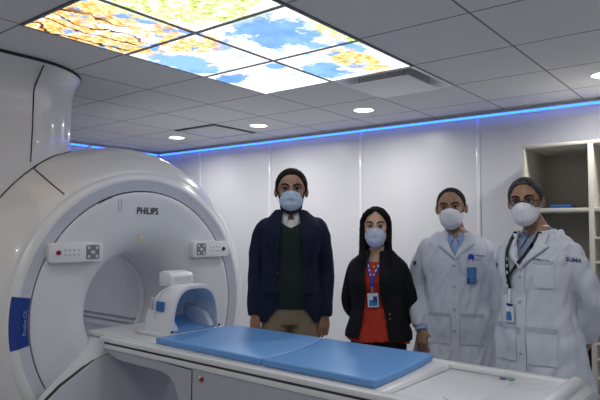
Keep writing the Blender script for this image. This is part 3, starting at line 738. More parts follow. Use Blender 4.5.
def make_person(name, loc, rz, height, P):
    sc = height/1.75
    root = empty(name, (loc[0], loc[1], 0), rz, sc)
    T = P['T']; hs = P['hs']; fem = P.get('fem', False); sw = P.get('sw', .182)
    # head frame
    hw_top = 1.75; HM = Matrix.Translation(Vector(P.get('hoff', (0, 0, 0)))+Vector((0, -.012, hw_top-.118*hs))) @ Matrix.Rotation(math.radians(P.get('turn', 0)), 4, 'Z') @ Matrix.Rotation(math.radians(P.get('nod', 0)), 4, 'X') @ Matrix.Rotation(math.radians(P.get('tilt', 0)), 4, 'Y') @ Matrix.Diagonal((hs*P.get('hwx', 1), hs, hs, 1))
    nape = HM @ Vector((0, .018, -.06))
    # ---- body: one continuous surface
    b = MB()
    b.rings([[T.pt(z, 2*PI*k/28, 0) for k in range(28)] for z in (.76, .80, .84, .92, 1.0, 1.08, 1.16, 1.25, 1.33, 1.37, 1.40, 1.425, 1.45, 1.475, 1.50)])
    nr = .046 if fem else .058
    b.tube([(0, .012, 1.40), (0, .010, 1.47), nape, HM @ Vector((0, .0, .0))], [nr*1.12, nr, nr*.97, nr*.95], 20)
    h = MB()
    h.ell((0, .012, .026), (.0765, .094, .089), 28, 18)
    h.ell((0, -.022, -.040), (.057, .064, .066), 24, 14)
    h.ell((0, -.040, -.006), (.062, .048, .050), 24, 14)
    h.ell((0, -.062, -.090), (.027, .024, .020), 16, 10)
    for s in (-1, 1):
        h.ell((s*.036, -.058, -.020), (.026, .024, .024), 14, 10)
        h.ell((s*.079, .012, -.004), (.010, .020, .031), 12, 10, Matrix.Rotation(math.radians(s*18), 3, 'Z'))
        h.tube([(s*.052, -.066, .024), (s*.032, -.083, .029), (s*.012, -.087, .024)], [.008, .0095, .008], 8)
        h.ell((s*.030, -.072, .005), (.017, .012, .010), 12, 8)
    h.tube([(0, -.084, .018), (0, -.096, -.006), (0, -.106, -.026)], [.008, .0095, .0125], 10)
    for s in (-1, 1): h.ell((s*.012, -.094, -.030), (.008, .010, .008), 10, 8)
    h.ell((0, -.082, -.056), (.022, .011, .006), 12, 8); h.ell((0, -.081, -.066), (.019, .011, .007), 12, 8)
    h.xf(HM); b.v, b.f = b.v, b.f; k = len(b.v); b.v += h.v; b.f += [tuple(i+k for i in q) for q in h.f]
    am = .84 if fem else 1.0
    for s, A in ((-1, P['armR']), (1, P['armL'])):   # person's right is -x
        sh = Vector((s*(sw-.012), .004, 1.375)); el = Vector(A['el']); wr = Vector(A['wr'])
        p, r = smooth_path([Vector((s*.07, .004, 1.39)), sh, (sh+el)/2+Vector((s*.006, 0, 0)), el, (el*.6+wr*.4), wr], [.036*am, .042*am, .043*am, .040*am, .039*am, .0265*am], 4)
        b.tube(p, r, 14)
        hand(b, wr, A['hd'], A['palm'], A['thumb'], .88 if fem else 1.0, A.get('curl', 26))
    for s in (-1, 1):
        p, r = smooth_path([(s*.085, .0, .86), (s*.092, -.004, .66), (s*.096, .0, .48), (s*.098, .012, .34), (s*.10, .018, .12), (s*.10, .020, .07)], [.088, .076, .056, .055, .038, .036], 4)
        b.tube(p, r, 16)
        b.tube([(s*.10, .035, .045), (s*.104, -.05, .038), (s*.112, -.13, .026)], [.036, .036, .026], 12, flat=((0, 0, 1), .8))
    body = b.fuse('body', P['skin'], root, voxel=.0048, it=4, fac=.45)
    # ---- eyes and brows
    for s in (-1, 1):
        e = MB().ell((s*.0305, -.0755, .0035), (.0115, .0100, .0062), 14, 10).xf(HM).build('eye', M['eye'], root, smooth=True)
        MB().ell((s*.0305, -.0832, .0030), (.0058, .0035, .0056), 12, 8).xf(HM).build('iris', M['iris'], e, smooth=True)
        MB().tube([(s*.018, -.0855, .0085), (s*.031, -.0868, .0115), (s*.044, -.0805, .0075)], [.0018, .0028, .0018], 6).xf(HM).build('eyelid', P['brow'], e, smooth=True)
        MB().tube([(s*.012, -.0955, .026), (s*.028, -.0945, .033), (s*.044, -.0835, .032), (s*.055, -.070, .026)], [.0035, .0046, .0040, .002], 8, flat=((0, 1, 0), .6)).xf(HM).build('eyebrow', P['brow'], root, smooth=True)
    # ---- hair
    tab = P['hair']   # azimuth from front (deg) -> polar limit (deg)
    def lim(az): return float(np.interp(abs(az), [t[0] for t in tab], [t[1] for t in tab]))
    rs = random.Random(len(name)+int(height*1000)); sd = rs.uniform(0, 50)
    def hp(off, edge):
        def f(u, v):
            az = -180+360*u; th = math.radians(lim(az)*v); a = math.radians(az)
            o = off*(1-.55*v**6)
            if edge: o += .0022*noise.noise(Vector((math.sin(a)*9+sd, math.cos(a)*9, v*14)))+.001*noise.noise(Vector((az*.5, v*4, sd)))
            return Vector(((.0765+o)*math.sin(th)*math.sin(a), .012-(.094+o)*math.sin(th)*math.cos(a)*(1.0), .026+(.089+o*P.get('htop', 1.1))*math.cos(th)))
        return f
    hm = MB(); hm.shell(hp(P.get('hth', .011), True), hp(-.006, False), 72, 22, wrap=True); 
    if fem:
        for s in (-1, 1):
            L = .30 if s > 0 else .25
            p, r = smooth_path([(s*.020, -.055, .100), (s*.062, -.052, .070), (s*.078, -.020, .010), (s*.077, -.014, -.075), (s*.074, -.030, -.150), (s*.080, -.072, -.205), (s*.080, -.100, -.225-(L-.22))], [.014, .018, .018, .021, .026, .025, .010], 6)
            hm.tube(p, r, 14, flat=((s*.3, 1, 0), .95))
        hm.rings([[(w_*math.cos(2*PI*k/20), y+.035*math.sin(2*PI*k/20), z) for k in range(20)] for z, w_, y in ((.03, .076, .045), (-.05, .078, .055), (-.12, .080, .065), (-.20, .095, .090), (-.28, .09, .105), (-.33, .075, .11))])
        hm.xf(HM); hair = hm.fuse('hair', P['hairmat'], root, voxel=.005, it=3, wrinkle=.004, wscale=(40, 40, 5))
    else:
        hm.xf(HM); hair = hm.build('hair', P['hairmat'], root, smooth=True)
    # ---- mask
    kind = P['mask']
    def mk(off):
        def f(u, v):
            uu = 2*u-1; mw = .0615 if kind == 'pleat' else .0645; al = math.radians(uu*76); c = math.cos(al)
            ztop = -.004-.030*abs(uu)**1.6 + (.006 if kind == 'cup' else 0)*(1-abs(uu)); zbot = -.119+.052*abs(uu)**1.8
            z = ztop+(zbot-ztop)*v
            if kind == 'pleat': bul = .020*math.sin(PI*min(1, v*.92+.10))**.6*max(0, c)**1.2 + .0016*math.sin(v*PI*7)*max(0, c)
            else: bul = (.033*(1-abs(uu)**1.25))*math.sin(PI*min(1, v*.86+.10))**.75
            nb_ = .013*math.exp(-((v-.20)/.20)**2-(uu/.20)**2)
            x = (mw+off)*math.sin(al)*(1-.10*max(0, v-.5)); y = -.012-(.083+bul+nb_+off)*max(0, c)**.9 + .026*max(0, v-.78)/.22*c
            return Vector((x, y, z))
        return f
    mm_ = MB(); mm_.shell(mk(.003), mk(.0005), 32, 24); mm_.xf(HM)
    mo_ = mm_.build('face_mask', P['maskmat'], root, smooth=True, angle=60)
    mw_ = .0615 if kind == 'pleat' else .0645
    for s in (-1, 1):
        for z0 in (-.036, -.066):
            MB().tube([(s*(mw_-.003), -.036, z0), (s*.074, -.010, z0*.6+.004), (s*.083, .010, .012 if z0 > -.05 else -.020), (s*.084, .026, .004 if z0 > -.05 else -.012)], .0013, 6).xf(HM).build('ear_loop', P['maskmat'], mo_, smooth=True)
    if kind == 'pleat': MB().tube([mk(.004)(.28, .03), mk(.004)(.4, .03), mk(.004)(.5, .03), mk(.004)(.6, .03), mk(.004)(.72, .03)], .0016, 6).xf(HM).build('nose_strip', P['maskmat'], mo_, smooth=True)
    else: MB().tube([mk(.004)(.5, t/10) for t in range(0, 10)], .0014, 6).xf(HM).build('centre_fold', P['maskmat'], mo_, smooth=True)
    # ---- trousers and shoes
    t = MB()
    t.rings([[T.pt(z, 2*PI*k/28, .012) for k in range(28)] for z in (.76, .80, .84, .92, 1.0, 1.03)])
    for s in (-1, 1):
        p, r = smooth_path([(s*.086, .0, .86), (s*.094, -.004, .66), (s*.098, .004, .48), (s*.10, .012, .30), (s*.10, .012, .075)], [.100, .090, .075, .068, .066], 4)
        t.tube(p, r, 18, dome=False)
    t.fuse('trousers', P['trousers'], root, voxel=.009, it=4, wrinkle=.004, seed=2)
    for s in (-1, 1):
        m_ = MB(); secs = [(.085, .018, .060), (.07, .034, .085), (.03, .039, .085), (-.02, .041, .075), (-.08, .047, .058), (-.13, .046, .046), (-.165, .034, .036), (-.18, .016, .026)]
        m_.rings([[(s*.104+w_*math.cos(2*PI*k/18), y-.004, max(.003, h_/2+.5*h_*math.sin(2*PI*k/18))) for k in range(18)] for y, w_, h_ in secs])
        m_.build('shoe', M['shoe'], root, smooth=True)
    return root, T, HM

def torso_sheet(T, off, zb, zt, gap=None, th=.010, nu=64, nv=30, flare=None, t_open=None):
    """thick garment wall round the torso. zb/zt functions of x-angle t; gap(z)=half opening at the front"""
    m_ = MB()
    def mk(o):
        def f(u, v):
            tn = 2*PI*u
            z = zb(tn)+(zt(tn)-zb(tn))*v
            fl = flare(z) if flare else 0
            tg = T.tx(z, gap(z), o, fl) if gap else 0
            t = tg+u*(2*PI-2*tg)
            return T.pt(z, t, o, fl)
        return f
    m_.shell(mk(off), mk(off-th), nu, nv, wrap=(gap is None))
    return m_
def sleeves(mb, P, r_add, sw, upto=1.0):
    am = .84 if P.get('fem') else 1.0
    for s, A in ((-1, P['armR']), (1, P['armL'])):
        sh = Vector((s*(sw-.014), .004, 1.362)); el = Vector(A['el']); wr = Vector(A['wr']); end = wr+(wr-el).normalized()*A.get('cuff', .0)
        p, r = smooth_path([Vector((s*.05, .006, 1.415)), Vector((s*(sw-.065), .004, 1.385)), sh, (sh+el)/2+Vector((s*.010, 0, 0)), el, (el*.5+end*.5), end], [.038*am, .044*am+r_add*.6, .050*am+r_add*.9, .049*am+r_add, .043*am+r_add*1.1, .040*am+r_add*1.1, .032*am+r_add*.9], 5)
        mb.tube(p, r, 18, dome=False)
def strip_on(T, pts, wd, off, th=.003, flare=None, m_=None):
    """flat band lying on the torso front, along (x,z) points"""
    m_ = m_ or MB(); n = len(pts)
    def side(o, k):
        out = []
        for i, (x, z) in enumerate(pts):
            a = pts[max(0, i-1)]; b = pts[min(n-1, i+1)]; dx, dz = b[0]-a[0], b[1]-a[1]; L = math.hypot(dx, dz) or 1
            w_ = wd[i] if hasattr(wd, '__len__') else wd
            xx, zz = x-dz/L*w_*k, z+dx/L*w_*k
            out.append(T.front(xx, zz, o, flare(zz) if flare else 0))
        return out
    A, B, C_, D = side(off+th, -.5), side(off+th, .5), side(off-.002, .5), side(off-.002, -.5)
    m_.rings([[A[i], B[i], C_[i], D[i]] for i in range(n)]); return m_
def patch_on(T, quad, off, th=.003, nu=8, nv=8, flare=None, bow=0):
    """quad of (x,z) corners: bottom-left, bottom-right, top-right, top-left, laid on the torso"""
    def mk(o):
        def f(u, v):
            a, b, c, d = quad
            x = (a[0]*(1-u)+b[0]*u)*(1-v)+(d[0]*(1-u)+c[0]*u)*v; z = (a[1]*(1-u)+b[1]*u)*(1-v)+(d[1]*(1-u)+c[1]*u)*v
            return T.front(x, z, o+bow*math.sin(PI*u)*math.sin(PI*v), flare(z) if flare else 0)
        return f
    m_ = MB(); m_.shell(mk(off+th), mk(off-.003), nu, nv); return m_
def lerp_path(pts, n=6):
    out = []
    for i in range(len(pts)-1):
        for k in range(n): t_ = k/n; out.append((pts[i][0]+(pts[i+1][0]-pts[i][0])*t_, pts[i][1]+(pts[i+1][1]-pts[i][1])*t_))
    return out+[pts[-1]]
def collar(T, m, root, zc, r, h, open_deg, flare_, name='collar', yoff=.008, tilt=.02, point=.0):
    """folded band round the neck, open at the front; its front tips drop by point"""
    def mk(o):
        def f(u, v):
            a = math.radians(open_deg+(360-2*open_deg)*u)
            fr = max(0, math.cos(a)); rr = r+flare_*(1-v)+o
            return Vector((rr*math.sin(a), yoff-rr*math.cos(a)*1.02-fr*.012*(1-v), zc+h*v-tilt*fr-point*fr**3*(1-v)))
        return f
    m_ = MB(); m_.shell(mk(.003), mk(0), 40, 6); return m_.build(name, m, root, smooth=True, angle=60)
def shirt_collar(T, m, root, zc, r, spread=.03, drop=.055, name='shirt_collar'):
    o = collar(T, m, root, zc, r, .038, 16, .012, name, tilt=.016, point=drop*.4)
    for s in (-1, 1):
        q = [(s*.010, zc-.004), (s*(spread+.004), zc-drop), (s*(spread+.034), zc-.012), (s*.050, zc+.018)]
        def mk(oo, q=q):
            def f(u, v):
                a, b_, c, d = q
                x = (a[0]*(1-u)+b_[0]*u)*(1-v)+(d[0]*(1-u)+c[0]*u)*v; z = (a[1]*(1-u)+b_[1]*u)*(1-v)+(d[1]*(1-u)+c[1]*u)*v
                p = T.front(x, min(z, 1.499), oo); return Vector((p.x, min(p.y, -.045), z))
            return f
        m2 = MB(); m2.shell(mk(.024), mk(.020), 5, 5); m2.build('collar_leaf', m, o, smooth=True, angle=60)
    return o

# ---------- man in the navy blazer
P1 = dict(T=Torso(MAN, 1.0, 1.0), hs=1.18, hwx=1.05, hoff=(0, 0, -.010), sw=.186, skin=skin('skin_brown', (.33, .185, .12)), brow=M['hair_black'], hairmat=M['hair_black'],
          hair=[(0, 47), (25, 48), (42, 60), (55, 78), (68, 96), (80, 114), (95, 101), (120, 112), (180, 128)], hth=.010, htop=1.3,
          mask='pleat', maskmat=M['mask_blue'], trousers=M['khaki'],
          armR=dict(el=(-.226, .03, 1.09), wr=(-.224, -.035, .825), hd=(.06, -.12, -1), palm=(.45, 1, 0), thumb=(1, -.4, 0), cuff=.012, curl=30),
          armL=dict(el=(.228, .03, 1.09), wr=(.218, -.035, .825), hd=(-.06, -.12, -1), palm=(-.45, 1, 0), thumb=(-1, -.4, 0), cuff=.012, curl=30))
r1, T, HM = make_person('person', (-2.475, 3.00), math.radians(39), 1.824, P1)
# beard edge below the mask
bd = MB()
def bf(o):
    def f(u, v):
        a = math.radians(-84+168*u); z = -.045-.066*v if abs(a) < 9 else 0
        zz = (-.028-.086*v)+(.048*(1-math.cos(a))*.55)
        return Vector(((.068+o)*math.sin(a)*(1-.20*v), -.022-(.072+o)*math.cos(a)*(1-.10*v), zz-.012*math.cos(a)*v))
    return f
bd.shell(bf(.0022), bf(-.006), 30, 10); bd.xf(HM).build('beard', mat('short_beard', (.035, .024, .020), .85, noise_amt=.5, scale=90, spec=.1), r1, smooth=True)
torso_sheet(T, .010, lambda t: .98, lambda t: 1.478-.062*max(0, math.cos(t))**5, None, .006).build('shirt', M['shirt_white'], r1, smooth=True)
torso_sheet(T, .020, lambda t: .862, lambda t: 1.365+.095*min(1, abs(math.sin(t/2))*2.4) if math.cos(t) > 0 else 1.46, None, .008, nu=96).build('sweater', M['sweater'], r1, smooth=True)
shirt_collar(T, M['shirt_white'], r1, 1.452, .064, .030, .062)
g1 = lambda z: .070+.004*math.sin((z-1)*9)+max(0, .88-z)*.8+max(0, z-1.33)*-.10
fl1 = lambda z: .012*max(0, min(1, (1.0-z)/.2))
j = torso_sheet(T, .030, lambda t: .775+.0*t, lambda t: 1.476, g1, .013, nu=72, nv=40, flare=fl1)
sleeves(j, P1, .012, .186)
j.fuse('blazer', M['navy_wool'], r1, voxel=.0062, it=5, wrinkle=.010, seed=1)
for s in (-1, 1):
    m_ = MB()
    def lm(o, s=s):
        def f(u, v):
            z = 1.13+v*.345; wd_ = .012+.070*math.sin(min(1, v*1.22)*PI*.5)*(1 if v < .74 else .62+.0*v) ; gi = max(.030, g1(z)-.002)
            p = T.front(s*(gi+wd_*u), min(z, 1.475), o+.006*math.sin(PI*u), fl1(z)); return Vector((p.x, min(p.y, -.058), z))
        return f
    m_.shell(lm(.043), lm(.038), 6, 28); m_.build('lapel', M['navy_wool'], r1, smooth=True)
collar(T, M['navy_wool'], r1, 1.440, .080, .046, 34, .022, 'blazer_collar', tilt=.018)
for z in (1.085, .985): MB().tube([T.front(-.078, z, .036), T.front(-.078, z, .042)], .008, 12).build('button', M['button'], r1, smooth=True)
strip_on(T, lerp_path([(.085, 1.285), (.150, 1.295)]), .022, .037).build('breast_pocket', M['navy_wool'], r1, smooth=True)
for s in (-1, 1): strip_on(T, lerp_path([(s*.085, .985), (s*.165, .985)]), .045, .038, flare=fl1).build('pocket_flap', M['navy_wool'], r1, smooth=True)
strip_on(T, lerp_path([(-.12, 1.005), (.12, 1.005)], 20), .032, .016).build('belt', M['shoe'], r1, smooth=True)
tag(r1, 'tall man in open navy blazer, dark green sweater, khaki trousers and pale blue mask', 'person')

# ---------- woman in the black jacket
P2 = dict(T=Torso(WOMAN, 1.02, 1.0), hs=1.10, fem=True, sw=.160, turn=12, hoff=(-.010, -.015, 0), skin=skin('skin_light', (.60, .38, .28)), brow=M['hair_black'], hairmat=M['hair_black'],
          hair=[(0, 38), (20, 46), (40, 60), (60, 82), (75, 112), (100, 125), (180, 140)], hth=.012, mask='pleat', maskmat=M['mask_lilac'], trousers=M['dark_trousers'],
          armR=dict(el=(-.220, .055, 1.11), wr=(-.140, .165, .93), hd=(.75, .25, -.6), palm=(.2, 1, 0), thumb=(0, 0, 1), cuff=.0),
          armL=dict(el=(.198, .065, 1.11), wr=(.120, .165, .94), hd=(-.75, .22, -.6), palm=(-.2, 1, 0), thumb=(0, 0, 1), cuff=.0))
r2, T, HM = make_person('person', (-1.758, 2.93), math.radians(17), 1.54, P2)
bl = torso_sheet(T, .022, lambda t: .885+.008*math.sin(3*t), lambda t: 1.400+.055*min(1, abs(math.sin(t/2))*2)**2 if math.cos(t) > 0 else 1.455, None, .010, nu=80, nv=44, flare=lambda z: .014*max(0, min(1, (1.0-z)/.15)))
bl.fuse('blouse', M['red_cloth'], r2, voxel=.0065, it=3, wrinkle=.007, wscale=(16, 12, 5), seed=4)
g2 = lambda z: .050+max(0, 1.20-z)*.16+max(0, z-1.32)*-.12+max(0, .86-z)*.5
j = torso_sheet(T, .036, lambda t: .90, lambda t: 1.472, g2, .012, nu=72, nv=40, flare=lambda z: .010*max(0, min(1, (1.05-z)/.2)))
sleeves(j, P2, .013, .160)
j.fuse('jacket', M['black_wool'], r2, voxel=.0065, it=5, wrinkle=.007, seed=6)
for s in (-1, 1):
    m_ = MB()
    def lm(o, s=s):
        def f(u, v):
            z = 1.12+v*.345; wd_ = .010+.058*math.sin(min(1, v*1.2)*PI*.5)*(1 if v < .74 else .7); gi = max(.030, g2(z)-.002)
            p = T.front(s*(gi+wd_*u), min(z, 1.47), o+.005*math.sin(PI*u)); return Vector((p.x, min(p.y, -.055), z))
        return f
    m_.shell(lm(.047), lm(.042), 6, 28); m_.build('lapel', M['black_wool'], r2, smooth=True)
    strip_on(T, lerp_path([(s*.085, 1.005), (s*.155, 1.0)]), .035, .041).build('pocket_flap', M['black_wool'], r2, smooth=True)
collar(T, M['black_wool'], r2, 1.440, .068, .040, 42, .014, 'jacket_collar', tilt=.015)
for x, z in ((.105, 1.075), (.105, 1.045), (.068, 1.045)): MB().tube([T.front(x, z, .042), T.front(x, z, .046)], .006, 12).build('button', M['gold'] if x > .08 else M['button'], r2, smooth=True)
ln = MB()
for s in (-1, 1): strip_on(T, lerp_path([(s*.054, 1.46), (s*.048, 1.42), (s*.030, 1.36), (s*.004, 1.300)]), .015, .034, m_=ln)
strip_on(T, lerp_path([(0, 1.315), (0, 1.24)]), .018, .037, m_=ln)
lo_ = ln.build('lanyard', M['lanyard_blue'], r2)
for s in (-1, 1):
    for k in range(4):
        t_ = .1+.25*k; strip_on(T, [(s*(.048-.040*t_), 1.42-.11*t_), (s*(.048-.040*t_-.005), 1.42-.11*t_-.014)], .006, .0375, .0012).build('lanyard_print', M['badge_white'], lo_)
BZ = .075
patch_on(T, [(-.034, 1.035+BZ), (.036, 1.040+BZ), (.034, 1.130+BZ), (-.036, 1.125+BZ)], .040, .004, flare=None).build('badge', M['badge_white'], lo_, bevel=.001)
patch_on(T, [(-.026, 1.045+BZ), (.030, 1.048+BZ), (.030, 1.085+BZ), (-.022, 1.083+BZ)], .0445, .001).build('badge_print', M['badge_blue'], lo_)
patch_on(T, [(.002, 1.070+BZ), (.030, 1.072+BZ), (.029, 1.108+BZ), (.002, 1.107+BZ)], .0452, .001).build('badge_photo', M['badge_photo'], lo_)
MB().tube([T.front(0, 1.125+BZ, .046), T.front(0, 1.165+BZ, .044)], .005, 8).build('badge_clip', M['metal'], lo_, smooth=True)
MB().ell(T.front(.006, 1.365, .026), (.010, .006, .010)).build('brooch', M['gold'], r2, smooth=True)
tag(r2, 'woman with long black hair in black jacket and red blouse, blue lanyard and badge', 'person')

# ---------- lab coats
from mathutils.bvhtree import BVHTree
def wrap_on(o, target, d, off=.002):
    """lay a flat mark onto a garment: move every vertex along d until it meets the cloth"""
    me = target.data; bv = BVHTree.FromPolygons([v.co for v in me.vertices], [tuple(q.vertices) for q in me.polygons])
    d = Vector(d).normalized()
    for v in o.data.vertices:
        h = bv.ray_cast(v.co-d*.25, d)
        if h[0] is not None: v.co = h[0]-d*off
def conform(o, T, coat, fl, base=.030):
    """settle a sewn-on or hanging piece on the folds of the coat"""
    if not hasattr(conform, 'c') or conform.c[0] is not coat:
        me = coat.data; conform.c = (coat, BVHTree.FromPolygons([v.co for v in me.vertices], [tuple(q.vertices) for q in me.polygons]))
    bv = conform.c[1]; me = o.data
    for v in me.vertices:
        h = bv.ray_cast(Vector((v.co.x, -.6, v.co.z)), Vector((0, 1, 0)), 1.2)
        if h[0] is not None and h[0].y < -.03: v.co.y += h[0].y-T.front(v.co.x, v.co.z, base, fl(v.co.z)).y
    me.update(); return o
def lab_coat(root, T, P, zV, zhem, sw, shirtmat, seed, side=0.0, coll=.030):
    torso_sheet(T, .010, lambda t: 1.0, lambda t: 1.478-.062*max(0, math.cos(t))**5, None, .006).build('shirt', shirtmat, root, smooth=True)
    strip_on(T, lerp_path([(0, 1.15), (0, 1.44)], 12), .026, .012).build('shirt_placket', shirtmat, root, smooth=True)
    shirt_collar(T, shirtmat, root, 1.452, .064, coll, .062)
    fl = lambda z: .010+.040*max(0, min(1, (1.05-z)/.45))
    gp = lambda z: max(.0008, min(.052, (z-zV)*.55)) if z > zV else .0008
    ext = Torso([(.55, .175*P['kx'], .125, .120), (.70, .172*P['kx'], .122, .122)]+[t for t in MANL if t[0] > .9], 1.0); ext = T if False else ext
    j = torso_sheet(TC := P['TC'], .030, lambda t: zhem, lambda t: 1.476, gp, .012, nu=80, nv=60, flare=fl)
    sleeves(j, P, .016, sw)
    P['coat'] = j.fuse('lab_coat', M['coat'], root, voxel=.0066, it=4, wrinkle=.019, wscale=(11, 9, 2.4), seed=seed)
    for s in (-1, 1):
        m_ = MB()
        def lm(o, s=s):
            def f(u, v):
                z = zV-.015+v*(1.475-zV); wd_ = (.006+.062*min(1, v/.68)) if v < .70 else .050; gi = gp(z)
                p = TC.front(s*(gi+wd_*u), min(z, 1.475), o+.006*math.sin(PI*u)+.003, fl(z)); return Vector((p.x, min(p.y, -.060), z))
            return f
        m_.shell(lm(.039), lm(.030), 8, 40); m_.build('lapel', M['coat'], root, smooth=True)
        patch_on(TC, [(s*.030, .83), (s*.160, .83), (s*.160, 1.005), (s*.030, 1.005)] if s > 0 else [(-.160, .83), (-.030, .83), (-.030, 1.005), (-.160, 1.005)], .033, .003, 10, 10, fl).build('pocket', M['coat'], root, smooth=True, angle=40)
        strip_on(TC, lerp_path([(s*.032, .997), (s*.158, .997)], 10), .022, .036, .0022, fl).build('pocket_hem', M['coat_seam'], root, smooth=True)
    patch_on(TC, [(.062, 1.20), (.150, 1.20), (.150, 1.330), (.062, 1.330)], .033, .003, 8, 8, fl).build('breast_pocket', M['coat'], root, smooth=True, angle=40)
    strip_on(TC, lerp_path([(.064, 1.322), (.148, 1.322)], 8), .018, .036, .002, fl).build('pocket_hem', M['coat_seam'], root, smooth=True)
    strip_on(TC, lerp_path([(.0, zhem+.01), (.0, zV-.01)], 40), .044, .033, .0035, fl).build('front_placket', M['coat'], root, smooth=True, angle=40)
    for k in range(4):
        z = zV-.05-k*.125; MB().tube([TC.front(-.006, z, .036, fl(z)), TC.front(-.006, z, .040, fl(z))], .0075, 12).build('button', M['coat_seam'], root, smooth=True)
    for o in root.children:
        if o.name.split('.')[0] in ('pocket', 'pocket_hem', 'breast_pocket', 'front_placket', 'button'): conform(o, TC, P['coat'], fl)
    collar(T, M['coat'], root, 1.442, .080, .044, 34, .024, 'coat_collar', tilt=.018)
    return TC, fl
MANL = MAN
def scribble(TC, fl, x0, z0, dx, dz, words, root, name='embroidery', h=.0085):
    """small stitched line of words, too small to read"""
    m_ = MB(); x, z = x0, z0; rs = random.Random(3)
    for w_ in words:
        for k in range(w_):
            hh = h*(1.0 if k == 0 else rs.uniform(.55, .9)); st = .0042
            strip_on(TC, [(x, z-h/2), (x+.0006, z-h/2+hh)], .0026, .0365, .0014, fl, m_)
            if k % 2 == 0: strip_on(TC, [(x, z-h/2+hh*.5), (x+st, z-h/2+hh*.5)], .0024, .0365, .0014, fl, m_)
            x += st; z += dz/dx*st
        x += .004
    return conform(m_.build(name, M['navy'], root), TC, CO[0], fl)
def coat_torso(kx, kf):
    L = [(.50, .180, .120, .125), (.70, .178, .122, .125)]+[t for t in MAN if t[0] >= .84]
    return Torso(L, kx, kf)

# ---------- older man in the lab coat, third
P3 = dict(T=Torso(MAN, 1.02, 1.02), kx=1.02, TC=coat_torso(1.04, 1.06), hs=1.07, hwx=1.02, sw=.188, hoff=(-.024, -.01, 0), turn=-4, tilt=-3, nod=3, skin=skin('skin_tan', (.33, .19, .125)), brow=M['hair_dark'], hairmat=M['hair_dark'],
          hair=[(0, 38), (18, 40), (32, 44), (48, 62), (66, 86), (80, 106), (95, 98), (120, 112), (180, 128)], hth=.005, htop=.8, mask='cup', maskmat=M['mask_white'], trousers=M['dark_trousers'],
          armR=dict(el=(-.235, -.01, 1.13), wr=(-.200, -.125, .905), hd=(.05, -.12, -1), palm=(.6, 1, 0), thumb=(1, -.6, 0), cuff=-.010, curl=30),
          armL=dict(el=(.238, .03, 1.13), wr=(.240, -.03, .895), hd=(-.02, -.10, -1), palm=(-.6, 1, 0), thumb=(-1, -.6, 0), cuff=-.010, curl=30))
r3, T, HM = make_person('person', (-1.40, 3.20), math.radians(22), 1.66, P3)
CO = [None]
TC, fl = lab_coat(r3, T, P3, 1.335, .66, .188, M['shirt_blue'], 11)
CO[0] = P3['coat']
for s, A in ((-1, P3['armR']), (1, P3['armL'])):
    wr = Vector(A['wr']); d = (wr-Vector(A['el'])).normalized(); MB().tube([wr-d*.02, wr+d*.012], .036, 18, dome=False).build('shirt_cuff', M['shirt_blue'], r3, smooth=True)
reel = MB().ell(TC.front(.090, 1.335, .046, fl(1.33)), (.018, .007, .018)).build('badge_reel', M['lanyard_blue'], r3, smooth=True)
MB().tube([TC.front(.090, 1.320, .048, fl(1.2)), TC.front(.090, 1.280, .046, fl(1.2))], .004, 8).build('badge_clip', M['badge_white'], reel, smooth=True)
bdg = patch_on(TC, [(.066, 1.180), (.120, 1.180), (.120, 1.275), (.066, 1.275)], .040, .003, flare=fl).build('badge', M['badge_blue'], reel, bevel=.001)
patch_on(TC, [(.068, 1.183), (.080, 1.183), (.080, 1.215), (.068, 1.215)], .0435, .001, flare=fl).build('badge_photo', M['badge_photo'], reel)
scribble(TC, fl, .112, 1.347, 1, -.14, (3, 5, 3), r3)
for o in [reel]+list(reel.children): conform(o, TC, CO[0], fl)
MB().ell((.243, -.062, 1.29), (.012, .010, .016)).build('sleeve_patch', M['navy'], r3, smooth=True)
MB().ell((-.243, -.055, 1.29), (.010, .010, .014)).build('sleeve_patch', M['navy'], r3, smooth=True)
tag(r3, 'short-haired man in buttoned white lab coat, blue badge reel on chest pocket, no glasses', 'person')

# ---------- man with glasses in the lab coat, rightmost
P4 = dict(T=Torso(MAN, .98, 1.03), kx=1.0, TC=coat_torso(.97, 1.06), hs=1.02, sw=.176, turn=20, tilt=-3, nod=4, hoff=(-.038, -.035, -.008), skin=skin('skin_brown_warm', (.30, .17, .11)), brow=M['hair_black'], hairmat=M['hair_grey'],
          hair=[(0, 44), (25, 46), (42, 58), (55, 78), (68, 94), (82, 110), (95, 98), (120, 112), (180, 128)], hth=.011, mask='cup', maskmat=M['mask_white'], trousers=M['dark_trousers'],
          armR=dict(el=(-.170, .06, 1.12), wr=(-.13, .13, .93), hd=(.5, .3, -.8), palm=(.6, 1, 0), thumb=(0, -.3, 1), cuff=.0),
          armL=dict(el=(.240, .05, 1.13), wr=(.180, .140, .93), hd=(-.7, .25, -.6), palm=(-.2, 1, 0), thumb=(0, 0, 1), cuff=.0))
r4, T, HM = make_person('person', (-.868, 2.96), math.radians(-13), 1.675, P4)
TC, fl = lab_coat(r4, T, P4, 1.30, .64, .176, M['shirt_slate'], 23, coll=.026)
CO[0] = P4['coat']
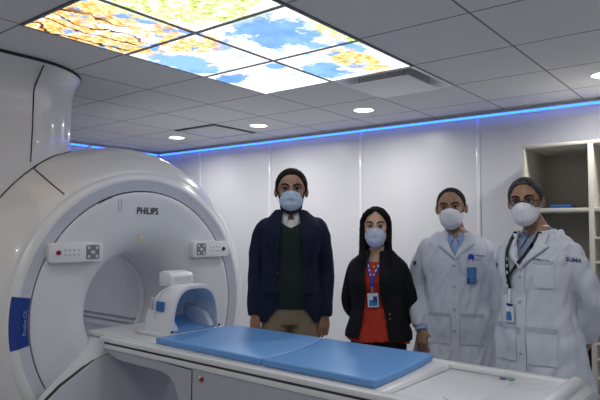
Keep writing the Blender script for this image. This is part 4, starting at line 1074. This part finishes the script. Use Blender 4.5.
# glasses: rims, bridge, temples, lenses
gl = MB()
for s in (-1, 1):
    gl.tube([(s*.031+.0235*math.cos(2*PI*k/20), -.0975+abs(.010*math.cos(2*PI*k/20))*.4+.004*(s*math.cos(2*PI*k/20) > 0), .001+.0165*math.sin(2*PI*k/20)) for k in range(21)], .0019, 6, dome=False)
    gl.tube([(s*.054, -.094, .006), (s*.072, -.060, .007), (s*.083, .0, .006), (s*.084, .030, -.006)], .0018, 6)
gl.tube([(-.0085, -.099, .005), (0, -.1035, .008), (.0085, -.099, .005)], .0018, 6)
go = gl.xf(HM).build('glasses', M['glass_frame'], r4, smooth=True)
for s in (-1, 1):
    MB().rings([[(s*.031+.0225*math.cos(2*PI*k/20), y, .001+.0155*math.sin(2*PI*k/20)) for k in range(20)] for y in (-.0968, -.0956)]).xf(HM).build('lens', M['lens'], go)
ln = MB()
strip_on(TC, lerp_path([(-.066, 1.470), (-.078, 1.42), (-.078, 1.33), (-.070, 1.25), (-.062, 1.185)]), .022, .046, m_=ln, flare=fl)
strip_on(TC, lerp_path([(.066, 1.470), (.050, 1.42), (.020, 1.35), (-.035, 1.285), (-.066, 1.24)]), .014, .046, m_=ln, flare=fl)
lo_ = ln.build('lanyard', M['lanyard_black'], r4)
for k in range(5): strip_on(TC, [(-.072, 1.34-.034*k), (-.072, 1.325-.034*k)], .008, .0495, .001, fl).build('lanyard_print', M['badge_white'], lo_)
strip_on(TC, [(-.062, 1.185), (-.060, 1.115)], .012, .046, .003, fl).build('badge_strap', M['badge_white'], lo_)
patch_on(TC, [(-.084, 1.020), (-.034, 1.020), (-.034, 1.112), (-.084, 1.112)], .044, .003, flare=fl).build('badge', M['badge_white'], lo_, bevel=.001)
patch_on(TC, [(-.082, 1.098), (-.036, 1.098), (-.036, 1.111), (-.082, 1.111)], .0475, .001, flare=fl).build('badge_header', M['navy'], lo_)
patch_on(TC, [(-.081, 1.027), (-.047, 1.027), (-.047, 1.070), (-.081, 1.070)], .0475, .001, flare=fl).build('badge_photo', M['badge_blue'], lo_)
for o in [lo_]+list(lo_.children): conform(o, TC, CO[0], fl)
scribble(TC, fl, .066, 1.338, 1, -.16, (2, 6, 2, 4), r4)
sd_ = Vector((.50, -.86, .05)).normalized(); ux = Vector((.86, .50, -.10)).normalized(); uy = sd_.cross(ux)
so = text('sleeve_lettering', 'SUMA', .027, M['navy'], frame(ux, uy, sd_, (.212, -.06, 1.335)), r4, bold=.0008)
bm = bmesh.new(); bm.from_mesh(so.data); bmesh.ops.delete(bm, geom=[f for f in bm.faces if f.normal.dot(sd_) < .9], context='FACES'); bmesh.ops.subdivide_edges(bm, edges=bm.edges, cuts=1); bm.to_mesh(so.data); bm.free()
wrap_on(so, P4['coat'], -sd_)
tag(r4, 'grey-haired man with glasses in white lab coat with black lanyard, before the cabinet', 'person')
